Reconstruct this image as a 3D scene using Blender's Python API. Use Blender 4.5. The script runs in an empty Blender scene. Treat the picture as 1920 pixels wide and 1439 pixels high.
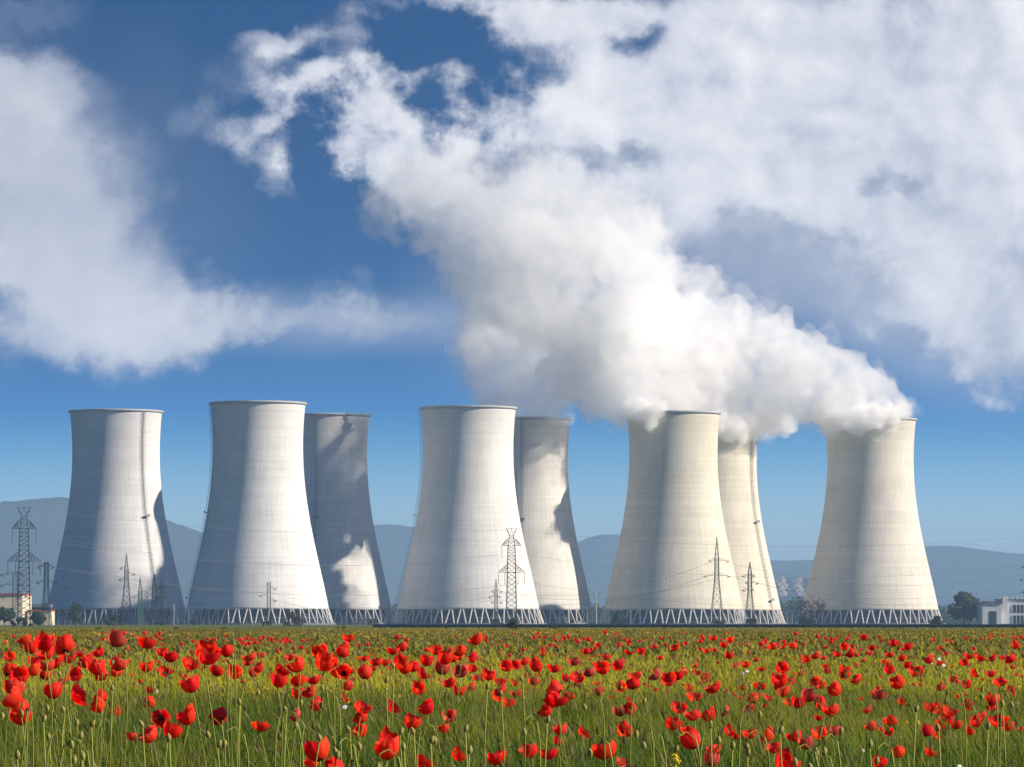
import bpy, math, random
import numpy as np
from mathutils import Vector, Matrix, Euler

C = bpy.context.scene.collection
SC = bpy.context.scene
R = math.radians
random.seed(7)
rng = np.random.default_rng(11)

# ------------------------------------------------------------------ camera
F = 8000.0            # focal length in photo pixels (1920 wide)
HY = 1168.5           # horizon row of the photo
CAMZ = 1.0
cd = bpy.data.cameras.new('camera')
cam = bpy.data.objects.new('camera', cd)
C.objects.link(cam)
cd.sensor_width = 36.0
cd.lens = F / 1920 * 36.0
cd.shift_y = (HY - 719.5) / 1920
cd.clip_start = 0.1
cd.clip_end = 60000
cam.location = (0, 0, CAMZ)
cam.rotation_euler = (R(90), 0, 0)
SC.camera = cam

# ------------------------------------------------------------------ sun
SUN_EL, SUN_AZ = 31.0, 12.0        # azimuth: degrees from +X towards -Y
sv = Vector((math.cos(R(SUN_EL)) * math.cos(R(SUN_AZ)), -math.cos(R(SUN_EL)) * math.sin(R(SUN_AZ)), math.sin(R(SUN_EL))))
sl = bpy.data.lights.new('sun', 'SUN')
sl.energy = 5.0
sl.angle = R(0.53)
sl.color = (1.0, 0.875, 0.72)
so = bpy.data.objects.new('sun', sl)
C.objects.link(so)
so.rotation_euler = sv.to_track_quat('Z', 'Y').to_euler()
so.location = (600, -200, 500)

# ------------------------------------------------------------------ view + engine
SC.view_settings.view_transform = 'Standard'
SC.view_settings.look = 'None'
SC.view_settings.exposure = 0.7
SC.view_settings.gamma = 1.0
SC.render.engine = 'CYCLES'
cy = SC.cycles
cy.max_bounces = 24
cy.diffuse_bounces = 3
cy.glossy_bounces = 2
cy.transmission_bounces = 4
cy.transparent_max_bounces = 8
cy.volume_bounces = 22
cy.use_denoising = True
cy.use_adaptive_sampling = True
cy.adaptive_threshold = 0.02
cy.sample_clamp_indirect = 6.0


# ------------------------------------------------------------------ node helpers
class NT:
    def __init__(self, tree):
        self.t = tree
        self.n = tree.nodes
        self.l = tree.links

    def new(self, typ, **kw):
        n = self.n.new(typ)
        for k, v in kw.items():
            setattr(n, k, v)
        return n

    def put(self, sock, v):
        if isinstance(v, bpy.types.NodeSocket):
            self.l.new(v, sock)
        elif v is not None:
            try:
                sock.default_value = v
            except (TypeError, ValueError):
                if hasattr(v, '__len__') and len(v) == 3:
                    sock.default_value = (v[0], v[1], v[2], 1)
                else:
                    raise

    def m(self, op, a, b=None, c=None, clamp=False):
        n = self.n.new('ShaderNodeMath')
        n.operation = op
        n.use_clamp = clamp
        self.put(n.inputs[0], a)
        self.put(n.inputs[1], b)
        self.put(n.inputs[2], c)
        return n.outputs[0]

    def vm(self, op, a, b=None, s=None):
        n = self.n.new('ShaderNodeVectorMath')
        n.operation = op
        self.put(n.inputs[0], a)
        if b is not None:
            self.put(n.inputs[1], b)
        if s is not None:
            self.put(n.inputs['Scale'], s)
        return n.outputs['Value'] if op in ('LENGTH', 'DOT_PRODUCT', 'DISTANCE') else n.outputs[0]

    def comb(self, x, y, z):
        n = self.n.new('ShaderNodeCombineXYZ')
        for i, v in enumerate((x, y, z)):
            self.put(n.inputs[i], v)
        return n.outputs[0]

    def sep(self, v):
        n = self.n.new('ShaderNodeSeparateXYZ')
        self.put(n.inputs[0], v)
        return n.outputs

    def noise(self, vec, scale, detail=4, rough=0.5, color=False, lac=2.0, dist=0.0):
        n = self.n.new('ShaderNodeTexNoise')
        self.put(n.inputs['Vector'], vec)
        n.inputs['Scale'].default_value = scale
        n.inputs['Detail'].default_value = detail
        n.inputs['Roughness'].default_value = rough
        n.inputs['Lacunarity'].default_value = lac
        n.inputs['Distortion'].default_value = dist
        return n.outputs['Color' if color else 'Fac']

    def mapr(self, v, a, b, c=0.0, d=1.0, smooth=True):
        n = self.n.new('ShaderNodeMapRange')
        n.interpolation_type = 'SMOOTHSTEP' if smooth else 'LINEAR'
        self.put(n.inputs['Value'], v)
        for k, x in (('From Min', a), ('From Max', b), ('To Min', c), ('To Max', d)):
            self.put(n.inputs[k], x)
        return n.outputs['Result']

    def mix(self, f, a, b, blend='MIX'):
        n = self.n.new('ShaderNodeMix')
        n.data_type = 'RGBA'
        n.blend_type = blend
        self.put(n.inputs[0], f)
        self.put(n.inputs[6], a)
        self.put(n.inputs[7], b)
        return n.outputs[2]


def px_uv(px, py):
    return (px - 960) / F, (HY - py) / F


# ------------------------------------------------------------------ world: sky with clouds far beyond everything
# clouds are fixed directions on the sky: (px, py, rx, ry, rot, weight)
CLOUDS = [
    # right mass
    (1560, 130, 520, 240, 0, 1.0), (1750, 330, 420, 240, 0, 1.0), (1400, 250, 420, 190, 10, 1.0), (1250, 100, 340, 170, 0, .95),
    (1650, 260, 620, 330, 8, .8), (1840, 560, 260, 170, -12, .95), (1650, 520, 300, 120, -18, .62), (1180, 270, 260, 120, 8, .85), (1020, 30, 260, 60, 0, .7),
    (1080, 380, 300, 130, 0, .75), (1380, 420, 240, 90, -14, .48),
    (1880, 690, 140, 60, -10, .55), (1900, 40, 300, 150, 0, .95),
    # ragged head of the plume cloud
    (860, 340, 240, 120, -24, .80), (690, 260, 180, 90, -30, .74), (590, 165, 130, 46, -10, .58), (470, 250, 80, 36, 20, .46),
    (780, 170, 80, 50, -40, .44), (900, 250, 130, 60, 0, .44), (510, 350, 110, 50, -50, .50), (980, 220, 150, 70, 10, .52),
    (640, 540, 200, 90, -25, .34), (850, 150, 60, 50, 0, .42), (700, 60, 200, 40, 5, .22), (370, 210, 60, 40, 40, .30), (680, 190, 400, 190, 0, .36),
    # left mass
    (60, 260, 260, 150, -30, .95), (130, 420, 280, 130, -25, .85), (60, 520, 260, 110, -10, .95), (180, 590, 260, 95, -6, .95),
    (280, 620, 300, 60, 0, .65), (480, 600, 360, 55, 0, .34), (680, 610, 300, 55, 0, .24), (0, 130, 150, 60, -20, .7),
    (20, 650, 120, 40, 0, .3),
    # small ones
    (535, 68, 95, 40, 5, .52), (760, 15, 160, 34, 0, .5), (30, 30, 120, 40, 0, .32), (1800, 885, 60, 10, 0, .25),
]
HOLES = [(0, 575, 60, 40, 0, .45), (830, 100, 130, 80, -10, .5), (800, 225, 90, 60, 0, .5), (600, 220, 60, 60, 0, .5), (1175, 55, 70, 34, 0, .42),
         (1130, 300, 110, 40, 10, .34), (420, 420, 180, 120, 0, .4), (1700, 335, 110, 26, 0, .22), (1360, 130, 90, 40, 0, .2), (1000, 150, 60, 60, 0, .3),
         (950, 310, 80, 36, 0, .3), (1450, 480, 260, 80, -18, .5)]


def make_world():
    w = bpy.data.worlds.new('World')
    SC.world = w
    w.use_nodes = True
    t = NT(w.node_tree)
    t.n.clear()
    out = t.new('ShaderNodeOutputWorld')
    geo = t.new('ShaderNodeTexCoord')
    d = geo.outputs['Generated']
    x, y, z = t.sep(d)
    # atmosphere: the air clears quickly above the horizon
    zz = t.m('MULTIPLY', t.m('POWER', t.m('MAXIMUM', z, 0.0), 1.8), 62.0)
    zz = t.m('MINIMUM', t.m('ADD', zz, 0.03), 2.4)
    sd = t.vm('NORMALIZE', t.comb(x, y, zz))
    sky = t.new('ShaderNodeTexSky', sky_type='NISHITA')
    sky.sun_disc = False
    sky.sun_elevation = R(SUN_EL)
    sky.sun_rotation = math.atan2(sv.x, sv.y)
    sky.air_density = 1.0
    sky.dust_density = 0.9
    sky.ozone_density = 5.0
    t.put(sky.inputs['Vector'], sd)
    bg = t.new('ShaderNodeBackground')
    hs = t.new('ShaderNodeHueSaturation')      # a very clear, deep blue morning
    t.put(hs.inputs['Saturation'], t.mapr(z, 0.005, 0.10, 0.48, 2.5))
    hs.inputs['Hue'].default_value = 0.476
    t.put(hs.inputs['Color'], sky.outputs[0])
    gm = t.new('ShaderNodeGamma')
    gm.inputs['Gamma'].default_value = 1.5
    t.put(gm.inputs['Color'], t.vm('SCALE', hs.outputs[0], s=0.1))
    t.put(bg.inputs['Color'], t.vm('SCALE', gm.outputs[0], s=10.0))
    bg.inputs['Strength'].default_value = 0.15
    # clouds
    yy = t.m('MAXIMUM', y, 0.05)
    u = t.m('DIVIDE', x, yy)
    v = t.m('DIVIDE', z, yy)
    p = t.comb(u, v, 0.0)
    wn = t.noise(p, 55, 6, 0.62, color=True)
    warp = t.vm('SCALE', t.vm('SUBTRACT', wn, (0.5, 0.5, 0.5)), s=0.026)
    wn2 = t.noise(p, 17, 3, 0.5, color=True)
    warp2 = t.vm('SCALE', t.vm('SUBTRACT', wn2, (0.5, 0.5, 0.5)), s=0.020)
    pw = t.vm('ADD', t.vm('ADD', p, warp), warp2)

    def field(lst):
        acc = None
        for (cx, cyy, rx, ry, rot, wt) in lst:
            uu, vv = px_uv(cx, cyy)
            mp = t.new('ShaderNodeMapping', vector_type='TEXTURE')
            t.put(mp.inputs['Vector'], pw)
            mp.inputs['Location'].default_value = (uu, vv, 0)
            mp.inputs['Rotation'].default_value = (0, 0, R(rot))
            mp.inputs['Scale'].default_value = (rx / F, ry / F, 1)
            sx, sy, sz = t.sep(mp.outputs[0])
            ln = t.vm('LENGTH', t.comb(sx, sy, 0.0))
            g = t.mapr(ln, 1.35, 0.25, 0.0, wt)
            acc = g if acc is None else t.m('SUBTRACT', t.m('ADD', acc, g), t.m('MULTIPLY', acc, g))
        return acc
    mask = t.m('SUBTRACT', field(CLOUDS), field(HOLES))
    n1 = t.noise(p, 48, 10, 0.62, dist=0.3)
    n0 = t.noise(p, 24, 3, 0.5)
    nn = t.m('ADD', t.m('MULTIPLY', t.m('SUBTRACT', n1, 0.5), 0.78), t.m('MULTIPLY', t.m('SUBTRACT', n0, 0.5), 0.45))
    # the left bank is smooth and soft, the right one is broken
    soft = t.mapr(u, -0.085, -0.05, 0.30, 1.0)
    dens = t.m('ADD', mask, t.m('MULTIPLY', nn, soft))
    # torn fringe ahead of the plume cloud
    du, dv = px_uv(720, 230)
    fr = t.m('ADD', t.m('POWER', t.m('DIVIDE', t.m('SUBTRACT', u, du), 420 / F), 2.0), t.m('POWER', t.m('DIVIDE', t.m('SUBTRACT', v, dv), 210 / F), 2.0))
    rag = t.mapr(fr, 1.0, 0.1)
    n4 = t.noise(p, 95, 8, 0.62)
    dens = t.m('ADD', dens, t.m('MULTIPLY', rag, t.m('MULTIPLY', t.m('SUBTRACT', n4, 0.48), 1.9)))
    alpha = t.mapr(dens, t.m('SUBTRACT', 0.28, t.m('MULTIPLY', t.m('SUBTRACT', 1.0, soft), 0.48)), t.m('ADD', 0.90, t.m('MULTIPLY', t.m('SUBTRACT', 1.0, soft), 0.75)))
    # thin even veils of high haze
    veil = None
    for (cx, cyy, rx, ry, rot, wt) in [(1430, 470, 420, 150, -16, .55), (640, 615, 420, 75, 0, .36), (260, 360, 240, 330, 20, .08), (960, 600, 260, 160, 0, .25), (1650, 620, 360, 130, -18, .4)]:
        uu, vv = px_uv(cx, cyy)
        mp = t.new('ShaderNodeMapping', vector_type='TEXTURE')
        t.put(mp.inputs['Vector'], t.vm('ADD', p, warp2))
        mp.inputs['Location'].default_value = (uu, vv, 0)
        mp.inputs['Rotation'].default_value = (0, 0, R(rot))
        mp.inputs['Scale'].default_value = (rx / F, ry / F, 1)
        sx, sy, sz = t.sep(mp.outputs[0])
        g = t.m('SUBTRACT', 1.0, t.mapr(t.vm('LENGTH', t.comb(sx, sy, 0.0)), 1.2, 0.1, 0.0, wt))
        veil = g if veil is None else t.m('MULTIPLY', veil, g)
    alpha = t.m('SUBTRACT', 1.0, t.m('MULTIPLY', t.m('SUBTRACT', 1.0, alpha), veil))
    # cloud body: brighter tufts towards the sun, greyer hollows
    na = t.noise(t.vm('ADD', p, (0.0045, 0.0035, 0)), 48, 10, 0.62, dist=0.3)
    relief = t.m('MULTIPLY', t.m('MULTIPLY', t.m('SUBTRACT', n1, na), 1.3), soft)
    thick = t.mapr(dens, 0.5, 1.25)
    n3 = t.noise(p, 13, 5, 0.55)
    br = t.m('ADD', t.m('ADD', relief, t.m('MULTIPLY', t.m('SUBTRACT', n3, 0.45), 1.5)), t.m('MULTIPLY', thick, 0.55), clamp=True)
    colr = t.mix(br, (0.37, 0.39, 0.46, 1), (0.69, 0.675, 0.68, 1))
    bgc = t.new('ShaderNodeBackground')
    t.put(bgc.inputs['Color'], colr)
    bgc.inputs['Strength'].default_value = 1.0
    front = t.m('MULTIPLY', t.m('GREATER_THAN', y, 0.05), t.mapr(v, 0.012, 0.05))
    ms = t.new('ShaderNodeMixShader')
    t.put(ms.inputs[0], t.m('MULTIPLY', t.m('MULTIPLY', alpha, front), 0.97))
    t.l.new(bg.outputs[0], ms.inputs[1])
    t.l.new(bgc.outputs[0], ms.inputs[2])
    t.l.new(ms.outputs[0], out.inputs['Surface'])


make_world()


# ------------------------------------------------------------------ object helpers
def tag(o, label=None, cat=None, group=None, kind=None):
    if label:
        o['label'] = label
    if cat:
        o['category'] = cat
    if group:
        o['group'] = group
    if kind:
        o['kind'] = kind
    return o


def thing(name, label, cat, loc=(0, 0, 0), rz=0.0, group=None):
    o = bpy.data.objects.new(name, None)
    C.objects.link(o)
    o.location = loc
    o.rotation_euler = (0, 0, rz)
    o.empty_display_size = 0.2
    return tag(o, label, cat, group)


def link(name, me, parent=None):
    o = bpy.data.objects.new(name, me)
    C.objects.link(o)
    if parent is not None:
        o.parent = parent
    return o


class MB:
    """collects shapes into one mesh"""

    def __init__(self):
        self.v, self.f, self.mi = [], [], []

    def quad_box(self, lo, hi, mi=0):
        x0, y0, z0 = lo
        x1, y1, z1 = hi
        b = len(self.v)
        self.v += [(x0, y0, z0), (x1, y0, z0), (x1, y1, z0), (x0, y1, z0), (x0, y0, z1), (x1, y0, z1), (x1, y1, z1), (x0, y1, z1)]
        for q in ((0, 3, 2, 1), (4, 5, 6, 7), (0, 1, 5, 4), (1, 2, 6, 5), (2, 3, 7, 6), (3, 0, 4, 7)):
            self.f.append(tuple(b + i for i in q))
            self.mi.append(mi)

    def tube(self, pts, rad, n=6, mi=0, cap=True):
        pts = [Vector(p) for p in pts]
        if not hasattr(rad, '__len__'):
            rad = [rad] * len(pts)
        b = len(self.v)
        for i, p in enumerate(pts):
            a = pts[max(i - 1, 0)]
            c = pts[min(i + 1, len(pts) - 1)]
            t = (c - a).normalized()
            ref = Vector((0, 0, 1)) if abs(t.z) < 0.9 else Vector((1, 0, 0))
            s = t.cross(ref).normalized()
            w = s.cross(t)
            for k in range(n):
                th = 2 * math.pi * (k + 0.5) / n
                q = p + (s * math.cos(th) + w * math.sin(th)) * rad[i]
                self.v.append(tuple(q))
        for i in range(len(pts) - 1):
            for k in range(n):
                k2 = (k + 1) % n
                self.f.append((b + i * n + k, b + i * n + k2, b + (i + 1) * n + k2, b + (i + 1) * n + k))
                self.mi.append(mi)
        if cap:
            self.f.append(tuple(b + k for k in range(n))[::-1])
            self.f.append(tuple(b + (len(pts) - 1) * n + k for k in range(n)))
            self.mi += [mi, mi]

    def bar(self, a, b, w=0.1, mi=0):
        self.tube([a, b], w * 0.7, 4, mi)

    def lathe(self, prof, n=24, mi=0, closed=False, cx=0.0, cyy=0.0):
        b = len(self.v)
        for (r, z) in prof:
            for k in range(n):
                th = 2 * math.pi * k / n
                self.v.append((cx + r * math.cos(th), cyy + r * math.sin(th), z))
        m = len(prof)
        for i in range(m if closed else m - 1):
            j = (i + 1) % m
            for k in range(n):
                k2 = (k + 1) % n
                self.f.append((b + i * n + k, b + i * n + k2, b + j * n + k2, b + j * n + k))
                self.mi.append(mi)

    def mesh(self, name, mats, smooth=False):
        me = bpy.data.meshes.new(name)
        me.from_pydata(self.v, [], self.f)
        for m in (mats if isinstance(mats, (list, tuple)) else [mats]):
            me.materials.append(m)
        me.polygons.foreach_set('material_index', self.mi)
        if smooth:
            me.polygons.foreach_set('use_smooth', [True] * len(self.f))
        me.update()
        return me

    def build(self, name, mats, parent=None, smooth=False):
        return link(name, self.mesh(name, mats, smooth), parent)


def np_mesh(name, verts, quads, mat, cols=None, smooth=False):
    """quads mesh from arrays, with an optional colour per vertex (hue variety of the plants)"""
    me = bpy.data.meshes.new(name)
    nv, nf = len(verts), len(quads)
    me.vertices.add(nv)
    me.vertices.foreach_set('co', np.ascontiguousarray(verts, dtype=np.float32).ravel())
    me.loops.add(nf * 4)
    me.loops.foreach_set('vertex_index', np.ascontiguousarray(quads, dtype=np.int32).ravel())
    me.polygons.add(nf)
    me.polygons.foreach_set('loop_start', np.arange(nf, dtype=np.int32) * 4)
    if smooth:
        me.polygons.foreach_set('use_smooth', np.ones(nf, dtype=bool))
    me.update(calc_edges=True)
    if cols is not None:
        a = me.attributes.new('tint', 'FLOAT_COLOR', 'POINT')
        c4 = np.ones((nv, 4), dtype=np.float32)
        c4[:, :3] = cols
        a.data.foreach_set('color', c4.ravel())
    for m in (mat if isinstance(mat, (list, tuple)) else [mat]):
        me.materials.append(m)
    return me


def at(px, py, d):
    return Vector(((px - 960) / F * d, d, CAMZ - (py - HY) / F * d))


def gx(px, d):
    return (px - 960) / F * d


# ------------------------------------------------------------------ materials
def mat(name):
    m = bpy.data.materials.new(name)
    m.use_nodes = True
    t = NT(m.node_tree)
    t.n.clear()
    out = t.new('ShaderNodeOutputMaterial')
    return m, t, out


def simple(name, col, rough=0.7, metal=0.0, var=0.12, scale=3.0, spec=0.3):
    m, t, out = mat(name)
    b = t.new('ShaderNodeBsdfPrincipled')
    tc = t.new('ShaderNodeTexCoord')
    n = t.noise(tc.outputs['Object'], scale, 5, 0.6)
    k = t.mapr(n, 0.25, 0.75, 1 - var, 1 + var, smooth=False)
    c = t.vm('SCALE', tuple(col), s=k)
    t.put(b.inputs['Base Color'], c)
    b.inputs['Roughness'].default_value = rough
    b.inputs['Metallic'].default_value = metal
    b.inputs['Specular IOR Level'].default_value = spec
    t.l.new(b.outputs[0], out.inputs['Surface'])
    return m


def foliage(name, trans=0.35, sat=1.0):
    m, t, out = mat(name)
    at_ = t.new('ShaderNodeAttribute', attribute_name='tint')
    df = t.new('ShaderNodeBsdfPrincipled')
    t.put(df.inputs['Base Color'], at_.outputs['Color'])
    df.inputs['Roughness'].default_value = 0.55
    df.inputs['Specular IOR Level'].default_value = 0.25
    tr = t.new('ShaderNodeBsdfTranslucent')
    t.put(tr.inputs['Color'], t.vm('MULTIPLY', at_.outputs['Color'], (1.5, 1.45, 0.7)))
    ms = t.new('ShaderNodeMixShader')
    ms.inputs[0].default_value = trans
    t.l.new(df.outputs[0], ms.inputs[1])
    t.l.new(tr.outputs[0], ms.inputs[2])
    t.l.new(ms.outputs[0], out.inputs['Surface'])
    return m


def concrete_shell():
    m, t, out = mat('shell_concrete')
    b = t.new('ShaderNodeBsdfPrincipled')
    tc = t.new('ShaderNodeTexCoord')
    oi = t.new('ShaderNodeObjectInfo')
    o = tc.outputs['Object']
    x, y, z = t.sep(o)
    ang = t.m('ARCTAN2', y, x)
    au = t.m('MULTIPLY', ang, 120 / (2 * math.pi))
    zu = t.m('DIVIDE', z, 1.4)
    cell = t.comb(t.m('FLOOR', au), t.m('FLOOR', zu), 0.0)
    wn = t.new('ShaderNodeTexWhiteNoise', noise_dimensions='3D')
    t.put(wn.inputs['Vector'], t.vm('ADD', cell, oi.outputs['Location']))
    ringv = t.new('ShaderNodeTexWhiteNoise', noise_dimensions='1D')
    t.put(ringv.inputs['W'], t.m('ADD', t.m('FLOOR', zu), t.m('MULTIPLY', oi.outputs['Random'], 100)))
    fz = t.m('FRACT', zu)
    fa = t.m('FRACT', au)
    linez = t.m('MAXIMUM', t.mapr(fz, 0.20, 0.0, 0, 1), t.mapr(fz, 0.9, 1.0, 0, 1))
    linea = t.m('MAXIMUM', t.mapr(fa, 0.10, 0.0, 0, 1), t.mapr(fa, 0.9, 1.0, 0, 1))
    # long water stains run down the shell, blotches from repairs
    sp = t.comb(t.m('MULTIPLY', ang, 26.0), t.m('MULTIPLY', z, 0.035), oi.outputs['Random'])
    streak = t.noise(sp, 1.6, 6, 0.62)
    blot = t.noise(t.vm('ADD', o, oi.outputs['Location']), 0.045, 6, 0.6)
    k = t.m('ADD', 0.80, t.m('MULTIPLY', wn.outputs[0], 0.035))
    k = t.m('ADD', k, t.m('MULTIPLY', ringv.outputs[0], 0.085))
    k = t.m('ADD', k, t.m('MULTIPLY', t.m('SUBTRACT', streak, 0.5), 0.52))
    k = t.m('ADD', k, t.m('MULTIPLY', t.m('SUBTRACT', blot, 0.5), 0.38))
    k = t.m('SUBTRACT', k, t.m('MULTIPLY', linez, 0.09))
    k = t.m('SUBTRACT', k, t.m('MULTIPLY', linea, 0.025))
    # soot and damp under the lip
    top = t.mapr(z, 92, 119, 0, 1)
    k = t.m('SUBTRACT', k, t.m('MULTIPLY', t.m('MULTIPLY', top, t.mapr(streak, 0.3, 0.7)), 0.16))
    c = t.vm('SCALE', oi.outputs['Color'], s=k)
    t.put(b.inputs['Base Color'], c)
    b.inputs['Roughness'].default_value = 0.9
    b.inputs['Specular IOR Level'].default_value = 0.15
    bp = t.new('ShaderNodeBump')
    bp.inputs['Strength'].default_value = 0.22
    bp.inputs['Distance'].default_value = 0.15
    hgt = t.m('SUBTRACT', t.m('MULTIPLY', wn.outputs[0], 0.5), t.m('ADD', linez, t.m('MULTIPLY', linea, 0.5)))
    t.put(bp.inputs['Height'], hgt)
    t.l.new(bp.outputs[0], b.inputs['Normal'])
    t.l.new(b.outputs[0], out.inputs['Surface'])
    return m


M = {}
M['shell'] = concrete_shell()
M['rim'] = simple('rim_concrete', (0.40, 0.40, 0.40), 0.85, scale=0.3)
M['column'] = simple('column_concrete', (0.56, 0.54, 0.52), 0.85, scale=0.5)
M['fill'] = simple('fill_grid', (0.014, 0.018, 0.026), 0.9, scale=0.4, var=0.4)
M['beam'] = simple('beam_concrete', (0.16, 0.16, 0.17), 0.9, scale=0.4)
M['steel'] = simple('galvanised_steel', (0.10, 0.10, 0.11), 0.6, 0.3, scale=0.7)
M['rust_steel'] = simple('weathered_steel', (0.018, 0.014, 0.014), 0.75, 0.1, scale=0.7)
M['green_steel'] = simple('green_painted_steel', (0.05, 0.13, 0.11), 0.6, 0.0, scale=0.7)
M['insulator'] = simple('insulator_ceramic', (0.035, 0.025, 0.022), 0.3, scale=2)
M['cable'] = simple('cable_aluminium', (0.10, 0.10, 0.11), 0.5, 0.2)
M['ladder'] = simple('ladder_steel', (0.22, 0.22, 0.23), 0.6, 0.2)
M['bark'] = simple('bark', (0.026, 0.019, 0.016), 0.95, scale=4, var=0.3)
M['leaf'] = foliage('tree_leaves', 0.25)
M['pipe'] = simple('pipe_cladding', (0.018, 0.035, 0.05), 0.5, 0.1, scale=0.4, var=0.25)
M['post'] = simple('pale_post', (0.42, 0.43, 0.43), 0.8)
M['cream'] = simple('cream_render', (0.66, 0.58, 0.42), 0.85, scale=0.25)
M['white_wall'] = simple('white_cladding', (0.62, 0.63, 0.66), 0.7, scale=0.2)
M['redtrim'] = simple('red_metal_trim', (0.30, 0.05, 0.035), 0.6)
M['glass'] = simple('dark_glass', (0.02, 0.03, 0.045), 0.12, 0.0, spec=0.6, scale=0.3)
M['grey_roof'] = simple('grey_roofing', (0.14, 0.15, 0.17), 0.8)
M['rubber'] = simple('tyre_rubber', (0.02, 0.02, 0.02), 0.8)


def ground_material():
    m, t, out = mat('plain_ground')
    b = t.new('ShaderNodeBsdfPrincipled')
    g = t.new('ShaderNodeNewGeometry')
    n = t.noise(g.outputs['Position'], 0.02, 6, 0.6)
    n2 = t.noise(g.outputs['Position'], 0.9, 5, 0.6)
    c = t.mix(t.mapr(n, 0.4, 0.6), (0.085, 0.105, 0.018, 1), (0.13, 0.125, 0.025, 1))
    c = t.mix(t.mapr(n2, 0.3, 0.7, 0, 0.5), c, (0.06, 0.075, 0.016, 1))
    t.put(b.inputs['Base Color'], c)
    b.inputs['Roughness'].default_value = 1.0
    b.inputs['Specular IOR Level'].default_value = 0.05
    t.l.new(b.outputs[0], out.inputs['Surface'])
    return m


def hill_material(name, ca, cb, sc=0.0016):
    m, t, out = mat(name)
    b = t.new('ShaderNodeBsdfPrincipled')
    g = t.new('ShaderNodeNewGeometry')
    n = t.noise(g.outputs['Position'], sc, 7, 0.65)
    n2 = t.noise(g.outputs['Position'], sc * 18, 4, 0.6)
    f = t.m('ADD', t.mapr(n, 0.42, 0.6, 0, 0.7), t.m('MULTIPLY', n2, 0.3))
    t.put(b.inputs['Base Color'], t.mix(f, ca, cb))
    b.inputs['Roughness'].default_value = 1.0
    b.inputs['Specular IOR Level'].default_value = 0.0
    t.l.new(b.outputs[0], out.inputs['Surface'])
    return m


# ------------------------------------------------------------------ setting: ground, hills
mb = MB()
mb.v = [(-12000, -300, 0), (12000, -300, 0), (12000, 18500, 0), (-12000, 18500, 0)]
mb.f = [(0, 1, 2, 3)]
mb.mi = [0]
tag(mb.build('ground', ground_material()), kind='structure', label='flat farmland plain running out to the hills', cat='ground')

mb = MB()   # pale concrete apron round the towers, gravel track by the pipe
mb.v = [(-420, 2190, 0.006), (420, 2190, 0.006), (420, 2700, 0.006), (-420, 2700, 0.006)]
mb.f = [(0, 1, 2, 3)]
mb.mi = [0]
tag(mb.build('pavement', simple('apron_concrete', (0.07, 0.075, 0.06), 0.95, scale=0.05, var=0.3)), kind='structure', label='grey paved yard under the cooling towers', cat='pavement')


def vnoise(x, y, seed):
    """cheap smooth value noise for terrain"""
    def h(i, j):
        n = np.sin(i * 127.1 + j * 311.7 + seed * 74.7) * 43758.5453
        return n - np.floor(n)
    xi, yi = np.floor(x), np.floor(y)
    fx, fy = x - xi, y - yi
    fx = fx * fx * (3 - 2 * fx)
    fy = fy * fy * (3 - 2 * fy)
    return (h(xi, yi) * (1 - fx) + h(xi + 1, yi) * fx) * (1 - fy) + (h(xi, yi + 1) * (1 - fx) + h(xi + 1, yi + 1) * fx) * fy


def fbm(x, y, seed, o=5):
    s, a, t = 0, 0.5, 0
    for k in range(o):
        s = s + a * vnoise(x * 2 ** k, y * 2 ** k, seed + k)
        t += a
        a *= 0.5
    return s / t


def ridge(name, prof, D, depth, seed, material, rough, label, tree_px=0.0):
    xs = np.linspace(gx(prof[0][0], D), gx(prof[-1][0], D), 420)
    hp = np.interp(xs, [gx(p[0], D) for p in prof], [at(0, p[1], D).z for p in prof])
    k = np.ones(9) / 9
    hp = np.convolve(np.pad(hp, 4, 'edge'), k, 'valid')
    ys = np.linspace(-depth, depth * 0.8, 46)
    X, Y = np.meshgrid(xs, ys)
    s = np.clip(1 - np.abs(Y) / depth, 0, 1)
    s = s * s * (3 - 2 * s)
    n = fbm(X / 420.0, Y / 420.0, seed)
    Z = hp[None, :] * s * (1 - 0.45 * (1 - s) * n) + (n - 0.5) * rough * s
    # forest canopy: lumpy crest
    if tree_px:
        Z += tree_px * D / F * s * (fbm(X / 22.0, Y / 30.0, seed + 9, 3) - 0.4)
    Z -= 3.0
    V = np.stack([X, Y + D, Z], -1).reshape(-1, 3)
    nx, ny = len(xs), len(ys)
    idx = np.arange(nx * ny).reshape(ny, nx)
    Q = np.stack([idx[:-1, :-1], idx[:-1, 1:], idx[1:, 1:], idx[1:, :-1]], -1).reshape(-1, 4)
    o = link(name, np_mesh(name, V, Q, material, smooth=True))
    return tag(o, kind='structure', label=label, cat='hills')


hm = hill_material('forested_hill', (0.020, 0.032, 0.020, 1), (0.036, 0.048, 0.026, 1))
hm2 = hill_material('far_hill', (0.022, 0.034, 0.022, 1), (0.045, 0.055, 0.032, 1))
ridge('hills', [(-900, 1010), (-300, 975), (0, 946), (40, 940), (95, 934), (130, 934), (190, 943), (260, 962), (310, 974), (345, 988), (380, 1001), (450, 1030), (560, 1070), (640, 1100), (760, 1160)],
      12500, 2400, 3, hm, 20, 'wooded blue hill rising behind the leftmost cooling tower', 7.0)
ridge('hills', [(200, 1120), (330, 1060), (420, 1020), (560, 995), (690, 985), (740, 985), (800, 992), (900, 1020), (980, 1040), (1060, 1025), (1090, 1010), (1115, 1002), (1140, 999), (1165, 1002), (1230, 1020), (1330, 1045), (1420, 1075), (1600, 1150)],
      15000, 2400, 5, hm2, 20, 'pair of hazy rounded hills behind the middle towers', 2.5)
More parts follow.
